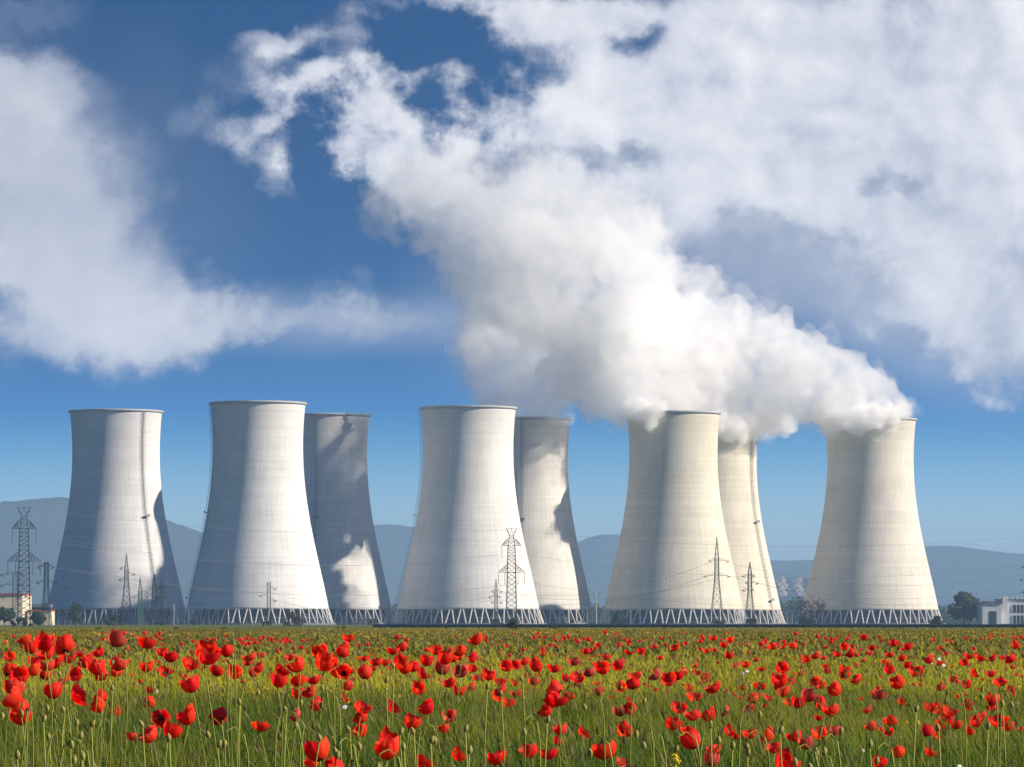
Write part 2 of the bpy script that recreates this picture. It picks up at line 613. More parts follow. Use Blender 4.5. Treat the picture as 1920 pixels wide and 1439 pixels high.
ridge('hills', [(1150, 1130), (1300, 1080), (1420, 1050), (1450, 1049), (1520, 1050), (1600, 1040), (1735, 1024), (1775, 1022), (1850, 1030), (1920, 1036), (2100, 1045), (2500, 1080), (2900, 1150)],
      14000, 2400, 8, hm2, 20, 'long flat-topped hazy hill behind the rightmost cooling tower', 2.5)

# quarry face cut into the hill foot between the right-hand towers
mb = MB()
D = 9000
nx, ny = 46, 14
for j in range(ny):
    for i in range(nx):
        px = 1405 + i * 3.2
        e = min(1, (i / 8.0), ((nx - 1 - i) / 8.0))
        py = 1118 - (j / (ny - 1)) * (34 + 7 * math.sin(i * 0.9) * math.sin(i * 0.37)) * (0.25 + 0.75 * e)
        p = at(px, py, D)
        step = (j // 3) * 36
        mb.v.append((p.x, D + step + 6 * math.sin(i * 1.7 + j * .5) + 14 * math.sin(i * 0.6), p.z))
for j in range(ny - 1):
    for i in range(nx - 1):
        a = j * nx + i
        mb.f.append((a, a + 1, a + nx + 1, a + nx))
        mb.mi.append(0)
b0 = len(mb.v)   # a back slope closes the spur behind the face
for i in range(nx):
    v = mb.v[(ny - 1) * nx + i]
    mb.v.append((v[0], v[1] + 400, 0.0))
for i in range(nx - 1):
    a = (ny - 1) * nx + i
    mb.f.append((a, a + 1, b0 + i + 1, b0 + i))
    mb.mi.append(0)
tag(mb.build('terrain', hill_material('quarry_rock', (0.15, 0.12, 0.09, 1), (0.33, 0.23, 0.18, 1), 0.009), smooth=True), kind='structure',
    label='pink bare quarry face at the foot of the hill', cat='quarry')


# ------------------------------------------------------------------ cooling towers
PZ = np.array([8.5, 24.8, 34.4, 50.6, 63, 78.4, 91.8, 101.3, 118])
PR = np.array([38.1, 34.6, 32.4, 29.2, 26.75, 24.8, 24.2, 24.3, 25.3])
PC = np.polyfit(PZ, PR, 4)


def prof_r(z):
    return float(np.polyval(PC, z))


def shell_mesh():
    mb = MB()
    zs = np.linspace(8.4, 118.4, 90)
    outer = [(prof_r(z), float(z)) for z in zs]
    inner = [(prof_r(z) - (0.9 if z < 14 else 0.45), float(z)) for z in zs][::-1]
    mb.lathe(outer + inner, 160, closed=True)
    return mb.mesh('shell', M['shell'], smooth=True)


def rim_mesh():
    mb = MB()
    r = prof_r(118.4)
    mb.lathe([(r - 0.55, 118.405), (r + 0.7, 118.405), (r + 0.9, 118.7), (r + 0.9, 119.35), (r + 0.75, 119.5), (r - 0.55, 119.5)], 160, closed=True)
    for k in range(80):    # guard rail
        a = 2 * math.pi * k / 80
        mb.bar(((r + 0.7) * math.cos(a), (r + 0.7) * math.sin(a), 119.45), ((r + 0.7) * math.cos(a), (r + 0.7) * math.sin(a), 120.5), 0.05)
    return mb.mesh('rim', M['rim'])


def column_mesh(sgn):
    mb = MB()
    da = 2 * math.pi / 40
    a0, a1 = sgn * da * 0.40, sgn * da * 0.10
    rb, rt = 40.6, prof_r(8.4) - 0.35
    p0 = Vector((rb * math.cos(a0), rb * math.sin(a0), 0.0))
    p1 = Vector((rt * math.cos(a1), rt * math.sin(a1), 8.55))
    mb.tube([p0, p1], 0.38, 8)
    mb.quad_box((p0.x - 0.7, p0.y - 0.7, 0.0), (p0.x + 0.7, p0.y + 0.7, 0.5))
    return mb.mesh('column', M['column'])


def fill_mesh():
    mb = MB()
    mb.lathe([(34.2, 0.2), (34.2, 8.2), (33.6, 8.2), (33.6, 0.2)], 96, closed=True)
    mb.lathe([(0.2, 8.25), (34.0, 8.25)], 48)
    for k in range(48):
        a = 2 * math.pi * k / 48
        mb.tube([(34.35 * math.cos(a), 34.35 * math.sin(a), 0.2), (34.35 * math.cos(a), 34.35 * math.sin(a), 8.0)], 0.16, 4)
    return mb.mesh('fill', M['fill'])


def beam_mesh():
    mb = MB()
    for z in (3.6, 7.4):
        mb.lathe([(34.6, z), (35.1, z), (35.1, z + 0.4), (34.6, z + 0.4)], 96, closed=True)
    return mb.mesh('ring_beam', M['beam'])


def basin_mesh():
    mb = MB()
    mb.lathe([(39.6, 0.0), (42.0, 0.0), (42.0, 0.9), (41.7, 0.9), (41.7, 0.35), (39.6, 0.35)], 96, closed=True)
    return mb.mesh('basin', M['beam'])


def ladder_mesh():
    """caged ladder down the shell at local angle 0"""
    mb = MB()
    zs = np.linspace(9, 119.0, 56)
    for off in (-0.55, 0.55):
        mb.tube([(prof_r(min(z, 118)) + 0.5, off, z) for z in zs], 0.10, 4)
    for off in (-0.7, 0.7):
        mb.tube([(prof_r(min(z, 118)) + 1.5, off, z) for z in zs[2:]], 0.07, 4)
    for z in np.arange(9.5, 118.5, 1.1):
        r = prof_r(z) + 0.5
        mb.bar((r, -0.55, z), (r, 0.55, z), 0.10)
    for z in np.arange(12, 118.5, 2.2):
        r = prof_r(z)
        mb.tube([(r + 0.1, -0.75, z), (r + 1.2, -0.8, z), (r + 1.6, 0, z), (r + 1.2, 0.8, z), (r + 0.1, 0.75, z)], 0.08, 4)
    for z in (14.0, 60.0):
        r = prof_r(z)
        mb.quad_box((r - 0.2, -1.6, z), (r + 2.0, 1.6, z + 0.25))
        mb.quad_box((r + 1.9, -1.6, z + 0.25), (r + 2.0, 1.6, z + 1.3))
    return mb.mesh('ladder', M['ladder'])


SH, RM, FL, BM, BS, LD = shell_mesh(), rim_mesh(), fill_mesh(), beam_mesh(), basin_mesh(), ladder_mesh()
COLM = (column_mesh(-1), column_mesh(1))
D0 = 2296.0
#        px     D     r-scale z-scale ladder angle (deg, -90 faces the camera)  tint
TOWERS = [
    (217.5, 2505, 1.060, 1.050, -48, (0.72, 0.715, 0.71), 'leftmost cooling tower, pale grey, without steam, ladder on its right side'),
    (484.0, 2296, 1.000, 1.000, -166, (0.77, 0.76, 0.74), 'tallest white cooling tower, second from the left, front row, no steam'),
    (609.0, 2495, 1.026, 1.026, -98, (0.70, 0.69, 0.67), 'shaded cooling tower behind the second, no steam, sunlit patch near its foot'),
    (878.0, 2321, 1.016, 0.989, -181, (0.75, 0.735, 0.70), 'white front-row cooling tower behind the crown-topped pylon, ladder along its left outline'),
    (986.0, 2485, 1.014, 1.004, -95, (0.69, 0.665, 0.62), 'cooling tower half hidden behind the fourth, steaming straight up'),
    (1262.5, 2345, 1.004, 0.976, 95, (0.70, 0.655, 0.53), 'cream front-row cooling tower with steam curling over its rim, narrow pylon before it'),
    (1340.0, 2475, 1.009, 0.984, -34, (0.71, 0.66, 0.54), 'cream cooling tower with a caged ladder on its right, top lost in steam'),
    (1632.0, 2390, 0.999, 0.964, 100, (0.71, 0.665, 0.57), 'rightmost cooling tower, cream, thick steam pouring over its rim'),
]
TPOS = []
for i, (px, D, rs, zs, la, tint, lab) in enumerate(TOWERS):
    t = thing('cooling_tower', lab, 'cooling tower', (gx(px, D), D, 0), 0, 'eight cooling towers')
    t.scale = (rs, rs, zs)
    TPOS.append((gx(px, D), D, rs, zs))
    s = link('shell', SH, t)
    s.color = (*tint, 1)
    link('rim', RM, t)
    link('fill', FL, t)
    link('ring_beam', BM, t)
    link('basin', BS, t)
    l = link('ladder', LD, t)
    l.rotation_euler = (0, 0, R(la))
    for k in range(40):
        for cm in COLM:
            c = link('column', cm, t)
            c.rotation_euler = (0, 0, 2 * math.pi * (k + 0.5) / 40)


# ------------------------------------------------------------------ steam
def steam_material(name, dens, patchy=0.0, size=13.0):
    """scattering droplets; patchy steam is torn into denser and thinner puffs"""
    m, t, out = mat(name)
    vs = t.new('ShaderNodeVolumeScatter')
    vs.inputs['Color'].default_value = (0.999, 0.999, 0.999, 1)
    vs.inputs['Density'].default_value = dens
    vs.inputs['Anisotropy'].default_value = 0.15
    if patchy:
        g = t.new('ShaderNodeNewGeometry')
        n = t.noise(g.outputs['Position'], 1.0 / size, 5, 0.6)
        t.put(vs.inputs['Density'], t.mapr(n, 0.36, 0.64, dens * (1 - patchy), dens * (1 + patchy)))
    t.l.new(vs.outputs[0], out.inputs['Volume'])
    return m


SUBD = {}


def unit_ico():
    import bmesh
    bm = bmesh.new()
    bmesh.ops.create_icosphere(bm, subdivisions=2, radius=1.0)
    v = np.array([x.co[:] for x in bm.verts])
    f = np.array([[x.index for x in g.verts] for g in bm.faces])
    bm.free()
    return v, f


ICO_V, ICO_F = unit_ico()


def rand_dirs(n, rg):
    d = rg.normal(size=(n, 3))
    return d / np.linalg.norm(d, axis=1)[:, None]


def steam_hull(name, blobs, material, voxel, seed, kids, kid, grand, disp, grow=1.0):
    rg = np.random.default_rng(seed)
    S = []
    for (px, py, r, D) in blobs:
        c = np.array(at(px, py, D))
        rr = r * D / F * grow
        S.append((c, rr * 0.84))
        for d in rand_dirs(kids, rg):
            kr = rr * rg.uniform(*kid)
            cc = c + d * np.array((1, 0.9, 1)) * rr * 0.80
            S.append((cc, kr))
            for d2 in rand_dirs(grand, rg):
                if np.dot(d2, d) > 0:
                    S.append((cc + d2 * kr * 0.85, kr * rg.uniform(0.3, 0.55)))
    V = np.concatenate([ICO_V * r + c for c, r in S])
    Fc = np.concatenate([ICO_F + i * len(ICO_V) for i in range(len(S))])
    me = bpy.data.meshes.new(name + '_src')
    me.from_pydata(V.tolist(), [], Fc.tolist())
    o = bpy.data.objects.new(name, me)
    C.objects.link(o)
    rm = o.modifiers.new('remesh', 'REMESH')
    rm.mode = 'VOXEL'
    rm.voxel_size = voxel
    for k in range(len(disp) // 2):
        tx = bpy.data.textures.new('billow', 'CLOUDS')
        tx.noise_scale = disp[2 * k + 1]
        tx.noise_depth = 3
        dm = o.modifiers.new('displace', 'DISPLACE')
        dm.texture = tx
        dm.texture_coords = 'GLOBAL'
        dm.strength = disp[2 * k]
        dm.mid_level = 0.5
    rm = o.modifiers.new('clean', 'REMESH')
    rm.mode = 'VOXEL'
    rm.voxel_size = voxel
    dg = bpy.context.evaluated_depsgraph_get()
    nm = bpy.data.meshes.new_from_object(o.evaluated_get(dg))
    o.modifiers.clear()
    o.data = nm
    bpy.data.meshes.remove(me)
    nm.name = name
    nm.materials.clear()
    nm.materials.append(material)
    return o


def make_steam(name, blobs, label, material, voxel, seed, curls=None, kids=34, kid=(0.2, 0.46), grand=6, disp=(6.0, 16.0, 4.0, 6.0, 2.6, 2.6)):
    o = steam_hull(name, blobs, material, voxel, seed, kids, kid, grand, disp)
    tag(o, label, 'steam', 'steam plumes from the towers')
    w = steam_hull('wisp', [b for b in blobs if b[1] < 770], ST3, 1.8, seed + 50, 26, (0.2, 0.5), 5, (16.0, 20.0, 12.0, 8.0, 6.0, 3.0), 1.10)
    w.parent = o
    if curls:
        q = steam_hull('steam_curl', curls, ST5, 0.9, seed + 90, 24, (0.22, 0.5), 5, (3.5, 9.0, 2.6, 3.5, 1.4, 1.6))
        q.parent = o
    return o


ST1 = steam_material('dense_steam', 0.045, 0.8, 11.0)
ST2 = steam_material('thin_steam', 0.014, 1.0, 14.0)
ST4 = steam_material('drifting_steam', 0.024, 0.95, 13.0)
ST5 = steam_material('rim_steam', 0.22)
ST3 = steam_material('wispy_steam', 0.012, 1.0, 7.0)
A8, A7, A6, A5 = 2390, 2475, 2345, 2485
make_steam('steam_plume', [(1632, 775, 66, A8), (1590, 772, 48, A8 - 25), (1640, 786, 34, A8 - 26), (1605, 790, 34, A8 - 28), (1570, 794, 28, A8 - 22), (1672, 774, 34, A8 - 18), (1690, 764, 26, A8 - 6), (1560, 784, 36, A8 - 12), (1625, 745, 52, A8), (1570, 728, 66, A8),
                           (1500, 705, 80, A8), (1440, 650, 74, A8), (1430, 735, 72, A8), (1370, 690, 80, A8), (1380, 620, 66, A8), (1310, 640, 84, A8), (1290, 730, 60, A8)],
           'thick white steam rolling left off the rightmost cooling tower', ST1, 1.1, 1,
           curls=[(1558, 786, 22, A8 - 14), (1582, 790, 24, A8 - 23), (1610, 790, 25, A8 - 28), (1640, 785, 24, A8 - 28), (1668, 777, 22, A8 - 24), (1692, 768, 18, A8 - 14), (1545, 772, 24, A8 - 4), (1600, 800, 12, A8 - 29)])
make_steam('steam_plume', [(1340, 790, 58, A7), (1385, 796, 34, A7 - 24), (1420, 790, 38, A7 - 16), (1360, 802, 30, A7 - 28), (1470, 788, 30, A7 - 14), (1330, 740, 64, A7), (1290, 690, 70, A7), (1260, 630, 74, A7 - 20), (1330, 650, 60, A7)],
           'white steam hiding the top of the tower with the caged ladder', ST1, 1.1, 2,
           curls=[(1350, 800, 26, A7 - 26), (1385, 802, 24, A7 - 25), (1412, 796, 22, A7 - 16), (1320, 800, 24, A7 - 22), (1440, 790, 22, A7 - 6), (1475, 792, 18, A7 - 6)])
make_steam('steam_plume', [(1262, 765, 66, A6), (1225, 776, 30, A6 - 24), (1195, 768, 26, A6 - 20), (1222, 798, 15, A6 - 27), (1200, 735, 66, A6), (1150, 745, 46, A6 + 20), (1115, 745, 40, A6 + 40), (1180, 680, 74, A6 + 15), (1260, 700, 66, A6 + 20),
                           (1130, 650, 78, A6 + 40), (1070, 690, 56, A6 + 70), (1210, 620, 80, A6 + 40), (1320, 700, 60, A6 + 25)],
           'white steam rising above the front tower with the narrow pylon', ST1, 1.1, 3,
           curls=[(1184, 770, 18, A6 - 14), (1204, 768, 22, A6 - 21), (1226, 776, 18, A6 - 26), (1222, 794, 11, A6 - 27), (1240, 762, 16, A6 - 27)])
make_steam('steam_plume', [(986, 770, 66, A5 - 3), (955, 735, 70, A5 - 18), (1010, 720, 62, A5 - 22), (930, 675, 70, A5 - 18), (1000, 650, 76, A5 - 22), (925, 620, 64, A5 + 2), (1055, 640, 66, A5 - 34), (985, 585, 66, A5), (925, 590, 46, A5), (1045, 742, 46, A5 - 42)],
           'white column of steam rising straight up from the half-hidden tower', ST4, 1.1, 4)
make_steam('steam_plume', [(1310, 560, 60, 2410), (1250, 560, 72, 2410), (1190, 540, 84, 2362), (1120, 560, 84, 2362), (1190, 470, 66, 2385), (985, 560, 84, 2352), (1060, 580, 80, 2360), (915, 545, 58, 2352), (1050, 510, 90, 2350), (980, 490, 84, 2350), (1120, 480, 84, 2354)],
           'broad white bank where the four rising plumes run together', ST4, 1.3, 6, disp=(10.0, 18.0, 7.0, 7.0, 3.5, 2.8))
make_steam('steam_plume', [(890, 470, 78, 2385), (1090, 430, 84, 2385), (1180, 420, 56, 2385), (980, 440, 84, 2385), (820, 425, 64, 2385), (900, 400, 80, 2385), (1010, 390, 84, 2385), (740, 385, 56, 2385), (810, 350, 66, 2385),
                           (900, 330, 56, 2385), (1100, 370, 50, 2385)],
           'ragged upper bank of steam drifting left above all the plumes', ST2, 1.4, 5, kids=30, kid=(0.22, 0.5), grand=5, disp=(16.0, 20.0, 11.0, 7.0, 5.0, 3.0))


# ------------------------------------------------------------------ pylons
def lattice(mb, w0, w1, z0, z1, n, t, mi=0):
    """four-legged tapering mast with crossed bracing"""
    def cor(z):
        w = (w0 + (w1 - w0) * (z - z0) / (z1 - z0)) / 2
        return [(-w, -w, z), (w, -w, z), (w, w, z), (-w, w, z)]
    # panels shorten as the mast narrows
    zs = [z0]
    k = (max(w1, 0.3 * w0) / w0) ** (1.0 / n)
    h = [k ** i for i in range(n)]
    s = sum(h)
    for q in h:
        zs.append(zs[-1] + q / s * (z1 - z0))
    for a, b in zip(zs[:-1], zs[1:]):
        ca, cb = cor(a), cor(b)
        for i in range(4):
            j = (i + 1) % 4
            mb.bar(ca[i], cb[i], t * 1.5, mi)
            mb.bar(ca[i], cb[j], t * 0.75, mi)
            mb.bar(ca[j], cb[i], t * 0.75, mi)
            mb.bar(cb[i], cb[j], t * 0.75, mi)


def arm_mesh(mb, L0, L1, z, w, hz, t):
    """trussed crossarm from x=L0 to x=L1 at height z; upper chord slopes in from height hz"""
    for yy in (-w / 2, w / 2):
        mb.bar((-w / 2 - .1, yy, z), (w / 2 + .1, yy, z), t)
    mb.bar((0, -w / 2, z), (0, w / 2, z), t)
    for (xa, sg) in ((L0, -1), (L1, 1)):
        if abs(xa) < 0.1:
            continue
        for yy in (-w / 2, w / 2):
            mb.bar((sg * w / 2, yy, z), (xa, 0, z), t)
            mb.bar((sg * w / 2, yy, z + hz), (xa, 0, z + 0.15), t)
            n = 4
            for k in range(1, n):
                f = k / n
                p = Vector((sg * w / 2, yy, z)).lerp(Vector((xa, 0, z)), f)
                q = Vector((sg * w / 2, yy, z + hz)).lerp(Vector((xa, 0, z + 0.15)), f)
                mb.bar(p, q, t * 0.6)
                q2 = Vector((sg * w / 2, yy, z + hz)).lerp(Vector((xa, 0, z + 0.15)), f - 1 / n)
                mb.bar(p, q2, t * 0.6)


def insulator_mesh(L):
    mb = MB()
    prof = [(0.02, -L)]
    n = 14
    for k in range(n):
        z = -L + L * (k + 0.5) / n
        prof += [(0.10, z - 0.05), (0.24, z), (0.10, z + 0.06)]
    prof.append((0.02, 0))
    mb.lathe(prof, 8)
    return mb.mesh('insulator', M['insulator'])


INS = insulator_mesh(6.2)
INS_S = insulator_mesh(1.8)


def crown_pylon(px, D, H, label):
    """big mast with a forked crown and two trussed crossarms hung with long insulators"""
    t = thing('lattice_pylon', label, 'pylon', (gx(px, D), D, 0), R(4), 'big crown-topped pylons')
    s = H / 50.0
    mb = MB()
    lattice(mb, 5.4, 4.0, 0, 34.0, 13, 0.17)
    lattice(mb, 4.0, 3.6, 34.0, 41.0, 4, 0.15)
    lattice(mb, 3.6, 2.2, 41.0, 46.4, 3, 0.14)
    o = mb.build('mast', M['rust_steel'], t)
    mb = MB()
    for sg in (-1, 1):
        for yy in (-1.0, 1.0):
            mb.bar((sg * 1.1, yy, 46.4), (sg * 2.9, 0, 50.0), 0.16)
            mb.bar((sg * 1.1, yy, 47.6), (sg * 2.9, 0, 50.0), 0.12)
            mb.bar((sg * 1.1, yy, 46.4), (-sg * 0.2, 0, 49.9), 0.12)
    mb.bar((-2.9, 0, 50.0), (2.9, 0, 50.0), 0.16)
    mb.build('crown', M['rust_steel'], t)
    for (L, z, hz, ins) in ((5.2, 41.0, 3.6, (-5.0, 5.0)), (6.9, 27.2, 4.2, (-6.8, -3.5, 3.5, 6.8))):
        mb = MB()
        arm_mesh(mb, -L, L, z, 4.0, hz, 0.17)
        mb.build('crossarm', M['rust_steel'], t)
        for x in ins:
            i = link('insulator', INS, t)
            i.location = (x, 0, z - 0.1)
    t.scale = (s, s, s)
    return t


def spire_pylon(px, D, H, arms, label, m, w0=4.6, waist=0.55, wtop=1.7, spire=0.8, rz=0.25, pointed=True):
    """narrow angle-steel mast: splayed feet, straight neck and pointed spire; arms = (height share, left, right) in metres"""
    t = thing('lattice_pylon', label, 'pylon', (gx(px, D), D, 0), rz, 'narrow line pylons')
    mb = MB()
    lattice(mb, w0, wtop, 0, H * waist, 7, 0.13)
    if pointed:
        lattice(mb, wtop, wtop * 0.9, H * waist, H * spire, 5, 0.15)
        lattice(mb, wtop * 0.9, 0.12, H * spire, H, 5, 0.11)
    else:
        lattice(mb, wtop, wtop * 0.9, H * waist, H, 6, 0.13)
    mb.build('mast', m, t)
    for (f, l, r) in arms:
        z = H * f
        for L, sg in ((l, -1), (r, 1)):
            if L <= 0:
                continue
            mb = MB()
            w = wtop * 0.9
            tip = Vector((sg * (w / 2 + L), 0, z - 0.10 * L))
            for yy in (-w / 2, w / 2):
                mb.bar((sg * w / 2, yy, z), tip, 0.14)
                mb.bar((sg * w / 2, yy, z + 0.9), tip, 0.10)
            a = mb.build('crossarm', m, t)
            i = link('insulator', INS_S, t)
            i.location = tip
            i.rotation_euler = (0, sg * R(68), 0)
            i.location = tip + Vector((0, 0, -0.05))
    return t


crown_pylon(45, 1810, 50.0, 'big crown-topped pylon left of the leftmost cooling tower, beside the cream building')
crown_pylon(959, 2210, 50.0, 'big crown-topped pylon standing before the white front-row fourth tower')
RS, GS, SS = M['rust_steel'], M['green_steel'], M['steel']
spire_pylon(28, 1700, 21.3, [(0.97, 5.2, 2.5), (0.77, 5.2, 3), (0.56, 5.2, 4)], 'flat-topped pylon with three long arms standing before the cream building', RS, 3.0, .5, 1.9, pointed=False, rz=0.1)
spire_pylon(87, 1750, 26.0, [(0.93, 3.2, 2.8), (0.69, 3.6, 4.0)], 'dark flat-topped pylon at the left foot of the leftmost tower', RS, 3.6, .65, 1.6, pointed=False, rz=-0.2)
spire_pylon(237, 1900, 32.0, [(0.80, 2.4, 0), (0.72, 0, 3.2), (0.64, 2.8, 0)], 'tallest of the slim spire pylons before the leftmost tower', RS, 5.2, .62, 1.7, .78, rz=0.2)
spire_pylon(263, 2000, 22.5, [(0.70, 0, 3.0), (0.60, 3.0, 0), (0.46, 0, 3.2)], 'green painted spire pylon before the leftmost tower', GS, 2.8, .4, 1.7, .72, rz=0.3)
spire_pylon(289, 1950, 23.5, [(0.72, 0, 2.4), (0.58, 3.4, 0), (0.42, 0, 3.0)], 'small brown spire pylon right beside the green one', RS, 2.8, .42, 1.8, .72, rz=0.3)
spire_pylon(303, 1850, 20.0, [(0.84, 1.8, 2.0), (0.74, 2.0, 2.0), (0.62, 2.0, 2.0)], 'thin three-armed pylon at the right edge of the leftmost tower', RS, 1.2, .4, 0.9, .9, rz=0.1)
spire_pylon(504, 2050, 20.6, [(0.86, 0, 3.0), (0.70, 4.0, 0), (0.58, 0, 3.0)], 'short flat-topped pylon before the tallest white tower', RS, 2.4, .35, 1.7, pointed=False, rz=0.15)
spire_pylon(930, 2100, 22.6, [(0.74, 1.9, 2.6), (0.62, 3.2, 1.6), (0.50, 1.9, 2.6)], 'small green spire pylon left of the crown-topped pylon', GS, 2.4, .45, 1.3, .78, rz=0.1)
spire_pylon(1344, 1980, 41.0, [(0.735, 3.0, 5.0), (0.565, 5.4, 5.4)], 'slender spire pylon before the cream tower with steam over its rim', RS, 5.8, .54, 1.9, .76, rz=0.1)
spire_pylon(1406, 2060, 30.6, [(0.78, 3.0, 1.8), (0.67, 1.6, 3.6), (0.56, 3.2, 1.2)], 'smaller spire pylon before the tower with the caged ladder', RS, 5.0, .52, 1.8, .82, rz=0.15)
spire_pylon(1931, 2000, 32.0, [(0.86, 3.4, 3.4), (0.68, 4.4, 4.4), (0.5, 3.4, 3.4)], 'faint pylon cut by the right edge above the white building', SS, 4.6, .5, 1.7, .86, rz=0.2)


# overhead cables
def wire(pts_px, D0_, D1_, sag, r=0.058):
    (xa, ya), (xb, yb) = pts_px
    a, b = at(xa, ya, D0_), at(xb, yb, D1_)
    mb = MB()
    n = 28
    P = []
    for k in range(n + 1):
        f = k / n
        p = a.lerp(b, f)
        p.z -= sag * 4 * f * (1 - f)
        P.append(p)
    mb.tube(P, r, 4)
    o = mb.build('overhead_cable', M['cable'])
    tag(o, 'thin overhead power cable strung across in front of the towers', 'cable', 'overhead power cables')


for w in [((69, 1003), (936, 1040), 1810, 2210, 9), ((24, 1003), (928, 1041), 1815, 2215, 9), ((76, 1056), (991, 1092), 1810, 2210, 10), ((60, 1056), (975, 1093), 1812, 2212, 10),
          ((982, 1040), (1990, 1050), 2210, 2260, 11), ((991, 1092), (1990, 1100), 2210, 2260, 12), ((105, 1066), (237, 1070), 1750, 1900, 1.5), ((110, 1093), (504, 1108), 1750, 2050, 6),
          ((255, 1078), (504, 1110), 1900, 2050, 3), ((507, 1112), (930, 1116), 2050, 2100, 7), ((511, 1124), (925, 1124), 2050, 2100, 8), ((940, 1113), (1344, 1085), 2100, 1980, 6),
          ((936, 1125), (1320, 1082), 2100, 1985, 7), ((1369, 1056), (1931, 1075), 1980, 2000, 8), ((1369, 1082), (1931, 1092), 1980, 2000, 9), ((1420, 1092), (1931, 1108), 2060, 2005, 9),
          ((1330, 1055), (940, 1110), 1980, 2100, 7), ((1394, 1083), (1369, 1082), 2060, 1980, .5), ((45, 952), (959, 993), 1810, 2210, 6), ((959, 993), (1990, 1000), 2210, 2260, 8)]:
    wire(w[:2], w[2], w[3], w[4])


# ------------------------------------------------------------------ trees and shrubs
def leaves(lumps, n, size, cols, rg, squash=1.0):
    """leaf-sized faces spread through overlapping lumps, each lump with its own hue"""
    V, Q, K = [], [], []
    tot = sum(l[3] ** 2 for l in lumps)
    base = 0
    for (x, y, z, r) in lumps:
        k = max(8, int(n * r * r / tot))
        d = rand_dirs(k, rg)
        rad = r * rg.uniform(0.35, 1.0, k) ** 0.45
        rad *= 1 + 0.25 * np.sin(d[:, 0] * 5 + x) * np.sin(d[:, 2] * 6 + z)
        c = np.array((x, y, z)) + d * rad[:, None] * np.array((1, 1, squash))
        a = rand_dirs(k, rg)
        b = np.cross(a, rand_dirs(k, rg))
        b /= np.linalg.norm(b, axis=1)[:, None] + 1e-9
        s = size * rg.uniform(0.5, 1.3, k)[:, None]
        q = np.stack([c - a * s, c + b * s * 0.55, c + a * s, c - b * s * 0.55], 1)
        V.append(q.reshape(-1, 3))
        Q.append(np.arange(base, base + 4 * k).reshape(-1, 4))
        base += 4 * k
        col = np.array(cols[rg.integers(len(cols))])[None, :] * rg.uniform(0.7, 1.35, (k, 1))
        K.append(np.repeat(col, 4, 0))
    return np.concatenate(V), np.concatenate(Q), np.concatenate(K)


GREENS = [(0.045, 0.075, 0.030), (0.055, 0.090, 0.034), (0.036, 0.060, 0.030), (0.065, 0.088, 0.036)]
BROWNS = [(0.075, 0.055, 0.042), (0.06, 0.05, 0.035), (0.085, 0.07, 0.045)]


def tree(name, px, pyb, D, w_px, h_px, seed, label, cat='tree', cols=GREENS, n=5200, trunk=0.22, group=None, leaf=0.5, shrub=False):
    rg = np.random.default_rng(seed)
    W, H = w_px * D / F, h_px * D / F
    t = thing(name, label, cat, (gx(px, D), D, 0), 0, group)
    lumps = []
    th = 0.0 if shrub else trunk * H
    for k in range(16):
        f = rg.uniform(0.05, 1)
        rr = math.sqrt(max(0.05, 1 - abs(2 * f - 0.75) ** 2.2)) if not shrub else math.sqrt(max(0.05, 1 - f ** 2))
        a = rg.uniform(0, 2 * math.pi)
        ro = rr * W * 0.5 * rg.uniform(0.3, 0.75)
        r = W * rg.uniform(0.13, 0.23) * (1 if not shrub else min(1, H / W * 1.2))
        z = th + (H - th) * f
        z = min(z, H - r * 0.8)
        lumps.append((ro * math.cos(a), ro * math.sin(a), max(z, r * 0.35), r))
    V, Q, K = leaves(lumps, n, leaf * min(1, H / 10 + .3), cols, rg)
    V[:, 2] = np.maximum(V[:, 2], 0.02)
    link('crown', np_mesh('crown', V, Q, M['leaf'], K), t)
    mb = MB()
    if not shrub:
        mb.tube([(0, 0, 0), (0.1, 0, th), (0, 0.1, H * 0.7)], [0.03 * H, 0.022 * H, 0.006 * H], 8)
    for (x, y, z, r) in lumps[:9]:
        z0 = max(0.02, min(z * 0.5, H * 0.5))
        mb.tube([(0, 0, 0.0 if shrub else z0), (x * 0.4, y * 0.4, z0 + (z - z0) * 0.6), (x, y, z)], [0.010 * H, 0.008 * H, 0.003 * H], 5)
    mb.build('trunk', M['bark'], t)
    return t


tree('broadleaf_tree', 1808, 1172, 2080, 66, 60, 1, 'big round green tree between the rightmost tower and the white building', n=9000)
tree('shrub', 1757, 1174, 1500, 30, 18, 2, 'dark round bush at the right foot of the rightmost tower', 'bush', shrub=True, leaf=.4, n=2600)
tree('broadleaf_tree', 143, 1173, 1900, 32, 41, 3, 'dark green tree before the left foot of the leftmost tower', n=4200)
tree('broadleaf_tree', 8, 1174, 1600, 44, 32, 4, 'green tree at the left picture edge before the cream building')
tree('broadleaf_tree', 70, 1173, 1650, 30, 26, 5, 'small tree before the low red-roofed shed', n=3500)
tree('shrub', 40, 1176, 1300, 54, 16, 6, 'dark low bush at the foot of the three-armed pylon', 'bush', shrub=True, leaf=.35)
tree('shrub', 552, 1177, 1250, 60, 27, 7, 'brown leafless bush before the tallest white tower', 'bush', BROWNS, shrub=True, leaf=.16, n=5200)
tree('shrub', 1162, 1173, 2050, 36, 27, 8, 'green bush at the left foot of the tower with the narrow pylon', 'bush', shrub=True, n=3600)
tree('shrub', 1408, 1175, 1700, 40, 13, 9, 'dark green bush under the smaller spire pylon', 'bush', shrub=True, leaf=.4, n=2600)
tree('shrub', 1347, 1175, 1700, 32, 10, 10, 'low dark bush under the slender spire pylon', 'bush', shrub=True, leaf=.4, n=2000)
tree('shrub', 932, 1176, 1700, 34, 12, 11, 'low dark bush under the small green pylon', 'bush', shrub=True, leaf=.4, n=2000)
